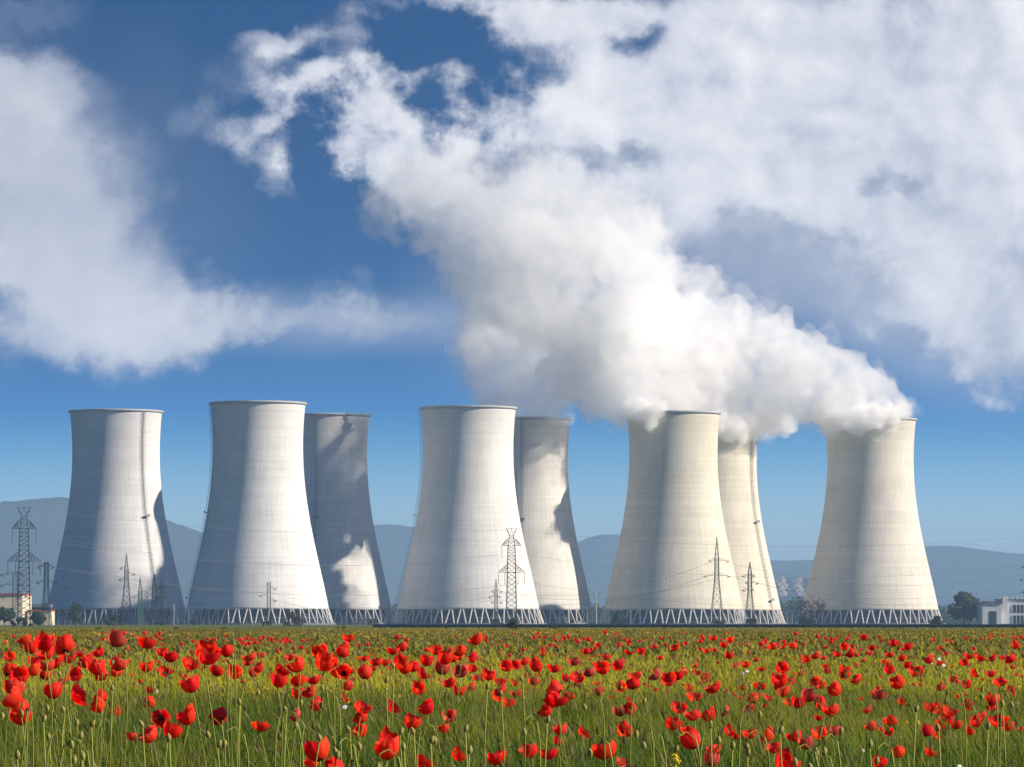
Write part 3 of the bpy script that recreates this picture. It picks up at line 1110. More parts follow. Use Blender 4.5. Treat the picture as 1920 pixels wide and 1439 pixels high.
tree('shrub', 962, 1176, 1600, 20, 15, 12, 'narrow dark bush under the crown-topped pylon of the fourth tower', 'bush', shrub=True, leaf=.4, n=1800)
tree('shrub', 501, 1176, 1500, 28, 9, 13, 'low dark bush under the short flat-topped pylon', 'bush', shrub=True, leaf=.35, n=1800)
tree('shrub', 362, 1174, 1900, 18, 12, 14, 'small grey-green bush at the left foot of the tallest tower', 'bush', shrub=True, leaf=.35, n=1500)
tree('shrub', 300, 1176, 1500, 34, 9, 15, 'low dark bush under the small brown spire pylon', 'bush', shrub=True, leaf=.35, n=1800)
tree('shrub', 215, 1175, 1700, 44, 20, 16, 'dark hedge bush before the columns of the leftmost tower', 'bush', shrub=True, leaf=.4, n=3200)
tree('shrub', 700, 1174, 2050, 30, 12, 17, 'dark bush before the columns of the shaded third tower', 'bush', shrub=True, leaf=.4, n=1800)
tree('shrub', 960, 1184, 560, 40, 16, 18, 'dark scrubby bush at the far field edge', 'bush', [(0.03, 0.03, 0.015), (0.05, 0.04, 0.02)], shrub=True, leaf=.10, n=4000)


srg = random.Random(31)
for q, (px, lab) in enumerate([(185, 'left of the slim spire pylons'), (330, 'between the leftmost and the tallest tower'), (420, 'below the left foot of the tallest tower'), (640, 'below the shaded third tower'),
                               (830, 'below the left half of the fourth tower'), (1040, 'below the half-hidden fifth tower'), (1240, 'below the middle of the sixth tower'), (1690, 'below the right half of the rightmost tower')]):
    tree('weed_clump', px, 1182 + srg.uniform(-1, 1.5), 420 + srg.uniform(0, 120), srg.uniform(22, 46), srg.uniform(7, 12), 60 + q, 'low weedy clump at the far field edge ' + lab, 'weeds',
         [(0.05, 0.06, 0.015), (0.09, 0.08, 0.02), (0.04, 0.035, 0.015)], shrub=True, leaf=.08, n=2200, group='weed clumps at the field edge')


def bare_tree(px, D, H, label, seed):
    rnd = random.Random(seed)
    t = thing('bare_tree', label, 'tree', (gx(px, D), D, 0))
    trunk, br = MB(), MB()
    trunk.tube([(0, 0, 0), (0.15, 0, H * 0.12), (-0.1, 0, H * 0.3)], [0.62, 0.45, 0.34], 8)

    def grow(p, d, L, r, lev):
        q = p + d * L * 0.5 + Vector((rnd.uniform(-.1, .1), rnd.uniform(-.1, .1), 0.03)) * L
        e = p + d * L + Vector((rnd.uniform(-.12, .12), rnd.uniform(-.12, .12), 0)) * L
        br.tube([p, q, e], [r, r * .8, r * .6], 5, cap=False)
        if lev == 0:
            return
        for k in range(3 if lev > 1 else 4):
            s = q.lerp(e, rnd.uniform(0.1, 1.0))
            nd = (d + Vector((rnd.uniform(-1, 1), rnd.uniform(-1, 1), rnd.uniform(-.35, .75))) * 0.85).normalized()
            grow(s, nd, L * rnd.uniform(.55, .78), max(r * .55, 0.045), lev - 1)
    for k in range(6):
        a = k * 1.05 + rnd.uniform(-.3, .3)
        grow(Vector((-0.1, 0, H * (0.2 + 0.02 * k))), Vector((math.cos(a) * .85, math.sin(a) * .85, rnd.uniform(.35, .9))).normalized(), H * .34, 0.22, 4)
    trunk.build('trunk', M['bark'], t)
    br.build('branches', M['bark'], t)


bare_tree(1524, 2000, 14.2, 'bare leafless tree at the left foot of the rightmost tower', 5)
tree('shrub', 1512, 1174, 1990, 36, 22, 19, 'dark undergrowth bush beneath the bare leafless tree', 'bush', [(0.03, 0.035, 0.03), (0.04, 0.05, 0.03)], shrub=True, leaf=.4, n=3000)
tree('shrub', 1300, 1172, 2250, 18, 8, 20, 'small bush among the columns of the narrow-pylon tower', 'bush', shrub=True, leaf=.4, n=900)

# far woods that read as one mass
rg = np.random.default_rng(77)
LU = []
for (x0, x1, y_top, D) in ((690, 800, 1122, 3300), (1085, 1180, 1130, 3300), (1455, 1570, 1118, 3200), (1735, 1960, 1132, 3200), (-40, 110, 1128, 3000), (310, 370, 1135, 3100), (1560, 1900, 1150, 4200), (40, 420, 1146, 4400), (680, 1180, 1150, 4300)):
    x = x0
    while x < x1:
        r = rg.uniform(3.0, 6.0)
        zt = at(0, y_top, D).z * rg.uniform(0.6, 1.0)
        z = zt - r
        while z > 0:
            LU.append((gx(x, D), D + rg.uniform(-30, 30), z, r))
            z -= r * 1.3
        x += rg.uniform(5, 11)
V, Q, K = leaves(LU, 60000, 1.0, GREENS + [(0.035, 0.034, 0.026)], rg)
V[:, 2] = np.maximum(V[:, 2], 0.05)
tag(link('woods', np_mesh('woods', V, Q, M['leaf'], K)), 'distant belt of trees behind the cooling towers', 'woods', kind='stuff')


# ------------------------------------------------------------------ buildings, fence, pipe, lamps
def box_part(name, lo, hi, m, parent):
    mb = MB()
    mb.quad_box(lo, hi)
    return mb.build(name, m, parent)


D = 2100
k = D / F
b = thing('factory_building', 'cream factory hall with a red roof edge at the left picture edge', 'building', (gx(-20, D), D, 0))
box_part('wall', (-60 * k, 0, 0), (62 * k, 40, 56 * k), M['cream'], b)
box_part('roof', (-61 * k, -.4, 56 * k + .003), (63 * k, 40.4, 56 * k + 0.9), M['redtrim'], b)
for i in range(5):
    w = box_part('window', (-50 * k + i * 22 * k, -.12, 6), (-50 * k + i * 22 * k + 8 * k, -.003, 8.4), M['glass'], b)
b = thing('shed', 'low pale shed with a red roof edge beside the dark pylon', 'building', (gx(69, D), D + 10, 0))
box_part('wall', (-22 * k, 0, 0), (22 * k, 18, 26 * k), M['cream'], b)
box_part('roof', (-23 * k, -.5, 26 * k + .003), (23 * k, 18.5, 26 * k + .7), M['redtrim'], b)
box_part('door', (-12 * k, -.1, 0), (-4 * k, -.003, 4.2), M['grey_roof'], b)
b = thing('warehouse', 'long grey-roofed warehouse behind the red-roofed shed', 'building', (gx(69, D + 60), D + 60, 0))
box_part('wall', (-24 * k, 0, 0), (22 * k, 18, 34 * k), M['fill'], b)
box_part('roof', (-25 * k, -.5, 34 * k + .003), (23 * k, 18.5, 40 * k), M['grey_roof'], b)

D = 2050
k = D / F
X0 = gx(1842, D)
b = thing('office_building', 'white flat-roofed building with dark windows at the right picture edge', 'building', (X0, D, 0))
box_part('wall', (0, 0, 0), (36 * k, 26, 40 * k), M['white_wall'], b)
box_part('wall', (37.2 * k, 4, 0), (150 * k, 34, 47 * k), M['white_wall'], b)
box_part('roof', (-1 * k, -.5, 40 * k + .003), (37 * k, 26.5, 40 * k + .5), M['grey_roof'], b)
box_part('roof', (37 * k, 3.6, 47 * k + .003), (151 * k, 34.4, 47 * k + .5), M['grey_roof'], b)
mb = MB()
mb.quad_box((8 * k, 6, 40 * k + .55), (33 * k, 20, 45 * k))
mb.build('plant_room', M['grey_roof'], b)
g = box_part('gate', (13 * k, -.15, 0), (26.5 * k, -.003, 26 * k), M['glass'], b)
mb = MB()
mb.quad_box((38.5 * k, 1.2, 8), (46.5 * k, 3.5, 56 * k))
c = mb.build('stair_tower', M['white_wall'], b)
for (z0, z1) in ((24 * k, 38 * k), (3 * k, 18 * k)):
    w = thing_w = box_part('window', (58 * k, 3.85, z0), (140 * k, 3.997, z1), M['glass'], b)
    mb = MB()
    for q in range(12):
        mb.quad_box((58 * k + q * 7 * k, 3.70, z0), (58 * k + q * 7 * k + .25, 3.847, z1))
    mb.build('mullions', M['white_wall'], w)
for q in range(4):
    mb = MB()
    mb.lathe([(0.0, 0), (.45, 0), (.5, .6), (.3, .9), (.0, .95)], 10, cx=(52 + q * 9) * k, cyy=14)
    v = mb.build('roof_vent', M['post'], b)
    v.location.z = 47 * k + .55

# insulated pipeline on low trestles across the near side of the plant
D = 760
k = D / F
t = thing('pipeline', 'long dark insulated pipeline on low supports along the field edge', 'pipeline', (0, D, 0))
mb = MB()
xa, xb = gx(700, D), gx(2100, D)
zc = CAMZ - (1173.6 - HY) * k
for (dy, dz, r) in ((0, 0.0, 0.27), (0.8, 0.10, 0.20)):
    mb.tube([(xa + (xb - xa) * i / 40, dy, zc + dz + 0.01 * math.sin(i * 1.3)) for i in range(41)], r, 12)
mb.build('pipe', M['pipe'], t)
mb = MB()
for i in range(41):
    x = xa + (xb - xa) * i / 40
    mb.lathe([(0.275, -.12), (.30, -.12), (.30, .12), (.275, .12)], 12, closed=True)
    mb.v[-48:] = [(x + z_, y_, zc + x_) for (x_, y_, z_) in mb.v[-48:]]
mb.build('collars', M['pipe'], t)
sm = MB()
sm.quad_box((-.15, -.25, 0), (.15, -.10, zc - .25))
sm.quad_box((-.15, 0.7, 0), (.15, 0.9, zc - .14))
sm.quad_box((-.18, -.4, zc - .25), (.18, 1.15, zc - .262 + .0))
SUP = sm.mesh('support', M['beam'])
for i in range(46):
    o = link('support', SUP, t)
    o.location = (xa + (xb - xa) * (i + .5) / 46, 0, 0)

D = 2000
mb = MB()
t = thing('fence', 'wire mesh fence on pale posts before the left towers', 'fence', (0, D, 0))
pm = MB()
pm.quad_box((-.09, -.09, 0), (.09, .09, 2.3))
pm.bar((0, 0, 2.3), (0, -.4, 2.75), .08)
PM = pm.mesh('post', M['post'])
xa, xb = gx(98, D), gx(722, D)
for i in range(54):
    o = link('post', PM, t)
    o.location = (xa + (xb - xa) * i / 53, 0, 0)
for z in np.arange(.2, 2.4, .3):
    mb.tube([(xa, 0, z), (xb, 0, z)], .018, 4)
for x in np.arange(xa, xb, .6):
    mb.tube([(x, 0, .15), (x, 0, 2.2)], .012, 3)
mb.build('wire_mesh', M['steel'], t)


def lamp_post(px, D, H, label, rz=0.0, double=False):
    t = thing('street_lamp', label, 'lamp', (gx(px, D), D, 0), rz)
    mb = MB()
    mb.tube([(0, 0, 0), (0, 0, H * .5), (0, 0, H)], [.14, .11, .08], 8)
    mb.tube([(0, 0, H), (.35, 0, H + .35), (1.2, 0, H + .45)], .06, 6)
    if double:
        mb.tube([(0, 0, H), (-.35, 0, H + .35), (-1.2, 0, H + .45)], .06, 6)
    mb.build('pole', M['post'], t)
    for sg in ((1, -1) if double else (1,)):
        mb = MB()
        mb.quad_box((.9 * sg - .35, -.2, H + .36), (.9 * sg + .75, .2, H + .56))
        mb.build('lamp_head', M['white_wall'], t)


lamp_post(1183, 2150, 7.6, 'grey street lamp at the left foot of the tower with the narrow pylon')
lamp_post(1476, 2150, 6.6, 'left one of two street lamps beside the tower with the caged ladder')
lamp_post(1485, 2160, 6.4, 'right one of two street lamps beside the tower with the caged ladder')
lamp_post(354, 2150, 8.2, 'street lamp between the leftmost and the tallest tower')
lamp_post(1101, 2150, 8.0, 'street lamp by the columns of the half-hidden steaming tower', double=True)
t = thing('utility_pole', 'tall pale concrete pole with a crossarm between the fourth and sixth towers', 'pole', (gx(1118, 1900), 1900, 0))
mb = MB()
mb.tube([(0, 0, 0), (0, 0, 16.2)], [.28, .16], 8)
mb.build('pole', M['post'], t)
mb = MB()
mb.bar((-1.3, 0, 12.6), (1.3, 0, 12.6), .16)
mb.bar((-1.2, 0, 13.6), (1.2, 0, 13.6), .12)
mb.bar((-1.0, 0, 12.6), (0, 0, 11.6), .10)
mb.bar((1.0, 0, 12.6), (0, 0, 11.6), .10)
mb.build('crossarm', M['steel'], t)
for x in (-1.2, 0.0, 1.2):
    i = link('insulator', INS_S, t)
    i.scale = (.8, .8, .4)
    i.location = (x, 0, 14.2 if x else 16.8)

t = thing('service_mast', 'white braced steel mast between the leftmost and tallest towers', 'mast', (gx(326, 2000), 2000, 0))
mb = MB()
mb.tube([(0, 0, 0), (0, 0, 10)], [.22, .16], 8)
mb.build('pole', M['post'], t)
mb = MB()
mb.bar((0, 0, 9.8), (2.2, 0, 0), .18)
mb.bar((0, 0, 5), (1.1, 0, 4.9), .12)
mb.bar((0, 0, 2.4), (1.6, 0, 2.3), .12)
mb.build('brace', M['post'], t)

t = thing('shed', 'small white hut with a dark door beside the bare leafless tree', 'hut', (gx(1500, 2000), 2000, 0))
box_part('wall', (-2.2, 0, 0), (2.2, 3, 2.1), M['white_wall'], t)
box_part('roof', (-2.5, -.3, 2.103), (2.5, 3.3, 2.3), M['grey_roof'], t)
box_part('door', (-.5, -.06, 0), (.5, -.003, 1.9), M['glass'], t)

t = thing('parked_van', 'small white van parked by the columns of the half-hidden tower', 'van', (gx(1090, 2100), 2100, 0))
mb = MB()
pr = [(-2.3, .35), (2.2, .35), (2.3, 1.0), (1.7, 1.15), (1.0, 1.95), (-2.2, 2.0), (-2.35, 1.4)]
n = len(pr)
mb.v = [(x, -.9, z) for x, z in pr] + [(x, .9, z) for x, z in pr]
mb.f = [tuple(range(n)), tuple(range(2 * n - 1, n - 1, -1))] + [((i + 1) % n, i, n + i, n + (i + 1) % n) for i in range(n)]
mb.mi = [0] * len(mb.f)
mb.build('body', M['white_wall'], t)
box_part('window', (.1, -.93, 1.2), (1.0, -.903, 1.75), M['glass'], t)
for x in (-1.5, 1.4):
    for y in (-.82, .82):
        mb = MB()
        mb.tube([(x, y - .11, .34), (x, y + .11, .34)], .34, 14)
        mb.build('wheel', M['rubber'], t)


# ------------------------------------------------------------------ the poppy field
def ribbons(P, H, W, az, lean, bend, cols, nseg=3):
    """one curved tapering blade per root point"""
    n = len(P)
    tt = np.linspace(0, 1, nseg + 1)
    dx, dy = np.cos(az), np.sin(az)
    fa = rng.uniform(0, 2 * np.pi, n)
    sx, sy = np.cos(fa), np.sin(fa)
    V = np.zeros((n, nseg + 1, 2, 3), dtype=np.float32)
    for i, t in enumerate(tt):
        off = lean * t + bend * t * t * t
        cx = P[:, 0] + dx * off * H
        cyy = P[:, 1] + dy * off * H
        cz = P[:, 2] + H * (t - 0.28 * bend * t ** 3)
        w = W * (1 - 0.85 * t) * (0.75 + 0.25 * math.sin(math.pi * min(1, t * 1.4)))
        for s, sg in ((0, -1), (1, 1)):
            V[:, i, s, 0] = cx + sg * sx * w * .5
            V[:, i, s, 1] = cyy + sg * sy * w * .5
            V[:, i, s, 2] = cz
    base = (np.arange(n) * (nseg + 1) * 2)[:, None]
    Q = []
    for i in range(nseg):
        Q.append(base + np.array([[2 * i, 2 * i + 1, 2 * i + 3, 2 * i + 2]]))
    Q = np.stack(Q, 1).reshape(-1, 4)
    K = np.repeat(cols, (nseg + 1) * 2, 0)
    return V.reshape(-1, 3), Q, K


def scatter(d0, d1, dens, margin=1.6):
    """random roots over the wedge of field between two distances"""
    n = int(dens * (0.12 * (d1 * d1 - d0 * d0) + 2 * margin * (d1 - d0)))
    dd = np.sqrt(rng.uniform(d0 * d0, d1 * d1, n))
    half = 0.125 * dd + margin
    x = rng.uniform(-1, 1, n) * half
    return np.stack([x, dd, np.zeros(n)], 1).astype(np.float32)


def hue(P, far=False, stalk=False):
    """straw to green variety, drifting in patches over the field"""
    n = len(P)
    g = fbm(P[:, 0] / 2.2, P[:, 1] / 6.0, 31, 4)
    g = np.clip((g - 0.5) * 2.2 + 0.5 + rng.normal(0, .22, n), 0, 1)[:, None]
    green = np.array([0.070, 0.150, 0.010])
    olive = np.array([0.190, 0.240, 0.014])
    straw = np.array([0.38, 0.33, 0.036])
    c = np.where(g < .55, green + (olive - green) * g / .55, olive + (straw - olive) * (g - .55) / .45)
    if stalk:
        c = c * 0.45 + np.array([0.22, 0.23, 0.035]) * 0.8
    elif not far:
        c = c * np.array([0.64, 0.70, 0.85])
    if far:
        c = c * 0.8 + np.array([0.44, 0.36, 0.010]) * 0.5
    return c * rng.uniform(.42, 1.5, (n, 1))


parts = []


def add(P, h0, h1, w0, w1, far=False, nseg=3, lean=.16, bend=.35, stalk=False, dark=False):
    n = len(P)
    H = rng.uniform(h0, h1, n)
    W = rng.uniform(w0, w1, n)
    hgt = 0.85 + 0.3 * fbm(P[:, 0] / 1.6, P[:, 1] / 4.0, 5, 3)
    az = rng.normal(2.9, 1.3, n)
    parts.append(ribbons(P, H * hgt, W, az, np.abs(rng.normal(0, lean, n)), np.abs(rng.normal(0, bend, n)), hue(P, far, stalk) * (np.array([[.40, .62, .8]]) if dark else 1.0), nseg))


add(scatter(7, 45, 120), .24, .48, .0045, .009, nseg=4)          # fine blades
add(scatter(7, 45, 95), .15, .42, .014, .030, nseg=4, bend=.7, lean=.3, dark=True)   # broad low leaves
add(scatter(7, 45, 45), .28, .52, .0025, .0035, nseg=7, lean=.2, bend=1.25, stalk=True)   # nodding hooks
add(scatter(7, 45, 30), .36, .62, .0026, .0040, nseg=4, lean=.14, bend=.2, stalk=True)   # tall bare stalks
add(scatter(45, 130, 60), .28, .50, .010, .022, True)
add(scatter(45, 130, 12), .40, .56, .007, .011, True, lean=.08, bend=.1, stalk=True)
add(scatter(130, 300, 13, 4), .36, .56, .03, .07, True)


def ears(P, h0, h1, L, W, cols):
    """grass ears and seed heads: small crossed lozenges on top of stalks"""
    n = len(P)
    z = rng.uniform(h0, h1, n)
    lx = rng.normal(-.25, .4, n)
    V, Q = [], []
    base = 0
    for k in range(2):
        a = rng.uniform(0, np.pi, n)
        w = W * rng.uniform(.6, 1.2, n)
        l = L * rng.uniform(.7, 1.3, n)
        c0 = np.stack([P[:, 0], P[:, 1], z], 1)
        c2 = c0 + np.stack([lx * l, 0 * l, l], 1)
        mid = (c0 + c2) / 2
        sd = np.stack([np.cos(a) * w, np.sin(a) * w, 0 * w], 1) * .5
        V.append(np.stack([c0, mid + sd, c2, mid - sd], 1).reshape(-1, 3))
        Q.append(np.arange(base, base + 4 * n).reshape(-1, 4))
        base += 4 * n
    K = np.repeat(cols, 4, 0)
    return np.concatenate(V), np.concatenate(Q), np.concatenate([K, K])


P = scatter(8, 60, 26)
parts.append(ears(P, .38, .58, .05, .010, np.array([[.20, .17, .07]]) * rng.uniform(.6, 1.3, (len(P), 1))))
P = scatter(60, 290, 7)
parts.append(ears(P, .40, .56, .09, .05, np.array([[.20, .19, .06]]) * rng.uniform(.6, 1.3, (len(P), 1))))


def merge(parts):
    o = 0
    VV, QQ, KK = [], [], []
    for v, q, c in parts:
        VV.append(v)
        QQ.append(q + o)
        KK.append(c)
        o += len(v)
    return np.concatenate(VV), np.concatenate(QQ), np.concatenate(KK)


V, Q, K = merge(parts)
M['grass'] = foliage('field_grass', 0.48)
tag(link('grass', np_mesh('grass', V, Q, M['grass'], K)), 'tall green and straw-coloured grass filling the poppy field', 'grass', kind='stuff')

# small yellow blossom, thicker towards the far edge
def sprinkles(P, z0, z1, s, cols, k=5, spread=.03):
    n = len(P)
    V, Q, K = [], [], []
    base = 0
    z = rng.uniform(z0, z1, n)
    for i in range(k):
        c = np.stack([P[:, 0], P[:, 1], z], 1) + rng.normal(0, spread, (n, 3))
        a, b = rand_dirs(n, rng), rand_dirs(n, rng)
        sz = s * rng.uniform(.6, 1.3, (n, 1))
        V.append(np.stack([c - a * sz, c + b * sz, c + a * sz, c - b * sz], 1).reshape(-1, 3))
        Q.append(np.arange(base, base + 4 * n).reshape(-1, 4))
        base += 4 * n
        K.append(np.repeat(cols * rng.uniform(.75, 1.2, (n, 1)), 4, 0))
    return np.concatenate(V), np.concatenate(Q), np.concatenate(K)


yel = np.array([[0.62, 0.42, 0.02]])
P1 = scatter(30, 130, .9)
P2 = scatter(110, 300, 1.7, 4)
keep = fbm(P2[:, 0] / 9., P2[:, 1] / 40., 3, 3) + 0.1 * (P2[:, 0] > -5) > .48
sp = [sprinkles(P1, .42, .56, .010, yel, 6, .022), sprinkles(P2[keep], .42, .58, .022, yel, 5, .06)]
V, Q, K = merge(sp)
tag(link('blossom', np_mesh('blossom', V, Q, foliage('yellow_petals', .3), K)), 'yellow blossom scattered through the far half of the field', 'blossom', kind='stuff')


# ------------------------------------------------------------------ poppies
def petal_material(name, col, col2):
    m, t, out = mat(name)
    a = t.new('ShaderNodeAttribute', attribute_name='UVMap')
    u, v, _ = t.sep(a.outputs['Vector'])
    oi = t.new('ShaderNodeObjectInfo')
    n = t.noise(t.comb(t.m('MULTIPLY', u, 26), t.m('MULTIPLY', v, 1.3), oi.outputs['Random']), 1.0, 3, .6)
    c = t.mix(t.mapr(n, .35, .7), col, col2)
    hv = t.new('ShaderNodeHueSaturation')
    t.put(hv.inputs['Hue'], t.m('ADD', .494, t.m('MULTIPLY', oi.outputs['Random'], .016)))
    t.put(hv.inputs['Value'], t.m('ADD', .92, t.m('MULTIPLY', oi.outputs['Random'], .2)))
    t.put(hv.inputs['Saturation'], t.m('SUBTRACT', 1.0, t.m('MULTIPLY', t.m('POWER', t.m('FRACT', t.m('MULTIPLY', oi.outputs['Random'], 7.3)), 3.0), .04)))
    t.put(hv.inputs['Color'], c)
    c = t.mix(t.mapr(v, .19, .09), hv.outputs[0], (.012, .006, .010, 1))
    p = t.new('ShaderNodeBsdfPrincipled')
    t.put(p.inputs['Base Color'], c)
    p.inputs['Roughness'].default_value = .55
    p.inputs['Specular IOR Level'].default_value = .25
    bp = t.new('ShaderNodeBump')
    bp.inputs['Strength'].default_value = .5
    bp.inputs['Distance'].default_value = .002
    t.put(bp.inputs['Height'], n)
    t.l.new(bp.outputs[0], p.inputs['Normal'])
    tr = t.new('ShaderNodeBsdfTranslucent')
    t.put(tr.inputs['Color'], c)
    ms = t.new('ShaderNodeMixShader')
    ms.inputs[0].default_value = .68
    t.l.new(p.outputs[0], ms.inputs[1])
    t.l.new(tr.outputs[0], ms.inputs[2])
    t.l.new(ms.outputs[0], out.inputs['Surface'])
    return m


M['petal'] = petal_material('poppy_petal', (.98, .048, .022, 1), (.93, .026, .013, 1))
M['petal_faded'] = petal_material('faded_poppy_petal', (.80, .16, .13, 1), (.72, .04, .03, 1))
M['stem'] = simple('poppy_stem', (.20, .22, .03), .7, scale=30)
M['bud'] = simple('poppy_bud', (.26, .23, .06), .75, scale=120, var=.35)
M['pod'] = simple('poppy_centre', (.016, .018, .012), .7, scale=60)


def petal_geo(k, op, seed, R0=1.0):
    """one crinkled petal of a flower of radius 1; op = openness (0 closed cup .. 1 flat)"""
    rd = random.Random(seed * 13 + k)
    nu, nv = 13, 8
    inner = k % 2
    th0 = k * math.pi / 2 + rd.uniform(-.15, .15)
    um = R(88 if not inner else 80) * rd.uniform(.92, 1.05)
    ph = [rd.uniform(0, 6.28) for _ in range(4)]
    fm = R(128 - 66 * op) * rd.uniform(.92, 1.08)
    V, UV = [], []
    sc = (0.93 if inner else 1.0) * rd.uniform(.9, 1.06)
    for j in range(nv + 1):
        v = j / nv
        for i in range(nu):
            tt = 2 * i / (nu - 1) - 1
            th = th0 + tt * um
            ve = v * (1 - .13 * abs(tt) ** 4) * (1 + .04 * math.sin(5 * tt + ph[0]))
            a = ve * fm
            rho = math.sin(min(a, R(150))) / max(math.sin(min(fm, R(90))), .3) * (0.80 + .2 * op)
            h = (1 - math.cos(a)) * (1.04 - .2 * op)
            ruf = ve ** 2.5 * (.10 * math.sin(6 * tt + ph[1]) + .09 * math.sin(14 * tt + ph[2]) + .08 * math.sin(3 * tt + ph[3]))
            rho += ruf * .6 + .035 * ve * math.sin(11 * tt + ph[3])
            h += ruf * .8
            rho *= sc
            V.append((rho * math.cos(th), rho * math.sin(th), h * sc))
            UV.append((i / (nu - 1), v))
    Fc = []
    for j in range(nv):
        for i in range(nu - 1):
            Fc.append((j * nu + i, j * nu + i + 1, (j + 1) * nu + i + 1, (j + 1) * nu + i))
    return V, Fc, UV


def finish(name, V, Fc, UV, mats, mi=None):
    me = bpy.data.meshes.new(name)
    me.from_pydata(V, [], Fc)
    uv = me.uv_layers.new(name='UVMap')
    for l in me.loops:
        uv.data[l.index].uv = UV[l.vertex_index]
    for m in mats:
        me.materials.append(m)
    if mi:
        me.polygons.foreach_set('material_index', mi)
    me.polygons.foreach_set('use_smooth', [True] * len(Fc))
    me.update()
    return me


def pod_geo():
    mb = MB()
    mb.lathe([(.02, 0), (.14, .06), (.2, .2), (.22, .34), (.24, .36), (.02, .42)], 10)
    for k in range(22):
        a = k * 2.4
        r = .34 + .08 * math.sin(k * 5)
        mb.tube([(.05 * math.cos(a), .05 * math.sin(a), .05), (r * .8 * math.cos(a), r * .8 * math.sin(a), .25), (r * math.cos(a), r * math.sin(a), .34)], [.012, .012, .035], 4)
    return mb


OPEN = [.22, .34, .46, .55, .68, .40, .28, .60]
LOOK = ['closed cup-shaped', 'rounded', 'half-open', 'bowl-shaped', 'wide open', 'crinkled', 'narrow', 'broad']
PET, SMALL = [], []
POD = pod_geo().mesh('flower_centre', M['pod'])
for s in range(8):
    ps = [petal_geo(k, OPEN[s], s + 3) for k in range(4)]
    PET.append([finish('petal', *g, [M['petal']]) for g in ps])
PETF = []
for s in range(8):
    l = []
    for me in PET[s]:
        m2 = me.copy()
        m2.materials.clear()
        m2.materials.append(M['petal_faded'])
        l.append(m2)
    PETF.append(l)


def stem_geo(seed, n=7, r=.0022):
    """unit-high swaying stem; ends at the origin (the flower), the root is at z = -1"""
    rd = random.Random(seed)
    a, b, w = rd.uniform(-.22, .22), rd.uniform(-.1, .1), rd.uniform(-.07, .07)
    P = []
    for i in range(n):
        f = i / (n - 1)
        g = 1 - f
        P.append((a * g * g + w * math.sin(f * 3.14), b * g * g, -g))
    return P


STEM = []
for s in range(6):
    mb = MB()
    mb.tube(stem_geo(s), [.0024] * 3 + [.0019] * 4, 5)
    STEM.append(mb.mesh('stem', M['stem'], True))
for s in range(8):
    V, Fc, UV, mi = [], [], [], []
    for k in range(4):
        v, f, u = petal_geo(k, OPEN[s], s + 3)
        o = len(V)
        V += v
        UV += u
        Fc += [tuple(o + i for i in q) for q in f]
        mi += [0] * len(f)
    pd = pod_geo()
    o = len(V)
    V += pd.v
    UV += [(0, .5)] * len(pd.v)
    Fc += [tuple(o + i for i in q) for q in pd.f]
    mi += [1] * len(pd.f)
    sb = MB()
    sb.tube([(x * 13, y * 13, z * 13) for x, y, z in stem_geo(s + 20)], .045, 4)
    o = len(V)
    V += sb.v
    UV += [(0, .5)] * len(sb.v)
    Fc += [tuple(o + i for i in q) for q in sb.f]
    mi += [2] * len(sb.f)
    SMALL.append(finish('poppy', V, Fc, UV, [M['petal'], M['pod'], M['stem']], mi))

# flower heads as seen: (x, y, width) in quarter pixels, one list per 480-pixel strip of the field
S1 = "205,190,105 335,225,150 490,235,140 235,265,90 365,300,120 70,330,70 235,360,85 495,335,100 365,390,120 270,430,90 160,470,145 60,420,100 430,370,90 575,455,95 330,460,70 840,190,145 1095,215,145 665,360,120 740,410,140 880,380,130 745,300,70 595,305,60 1100,405,85 1215,295,70 1275,330,85 1230,430,80 1530,305,195 1415,375,100 1705,290,85 1880,320,90 1765,445,95 1620,430,90 1450,540,150 1400,500,60 100,545,150 150,610,165 205,670,160 160,780,160 395,590,140 540,580,170 785,620,110 770,690,120 895,735,70 1115,640,75 1055,520,40 1210,740,130 1420,780,150 1150,910,140 1260,880,150 995,925,70 1670,750,140 470,510,60 1890,450,60 1825,510,42 910,420,110 430,270,90 800,430,90 1860,370,60 1520,420,30 1120,580,50"
S2 = "30,840,130 25,415,70 40,320,44 160,510,130 155,420,110 335,390,130 500,290,100 505,380,150 255,330,60 320,510,110 440,495,110 430,575,120 305,605,80 490,680,110 320,750,115 690,190,65 685,250,70 645,290,80 660,410,100 630,445,90 720,430,55 820,450,90 718,535,75 648,630,60 910,360,80 1025,280,75 1045,350,90 970,370,60 1115,250,65 1115,420,105 1185,405,80 1230,450,80 1205,560,105 1270,360,85 1355,275,80 1465,270,50 1400,340,120 1555,275,90 1390,415,100 1480,340,60 1550,430,100 1620,410,70 1650,310,60 1660,200,85 1460,515,80 1520,585,80 1655,480,65 1745,470,80 1820,510,70 1890,390,80 1780,600,80 1860,565,90 1880,670,80 1640,545,60 785,700,130 815,770,120 790,890,110 1000,695,110 1300,710,120 1450,765,90 1150,820,130 1425,870,65 955,935,180 990,1030,190 480,1040,185 440,1120,110 660,1130,200 1215,1120,150 1495,1060,115 1810,1085,150 1010,415,44 880,410,50 1545,330,50 1620,355,50 815,335,60 590,350,70"
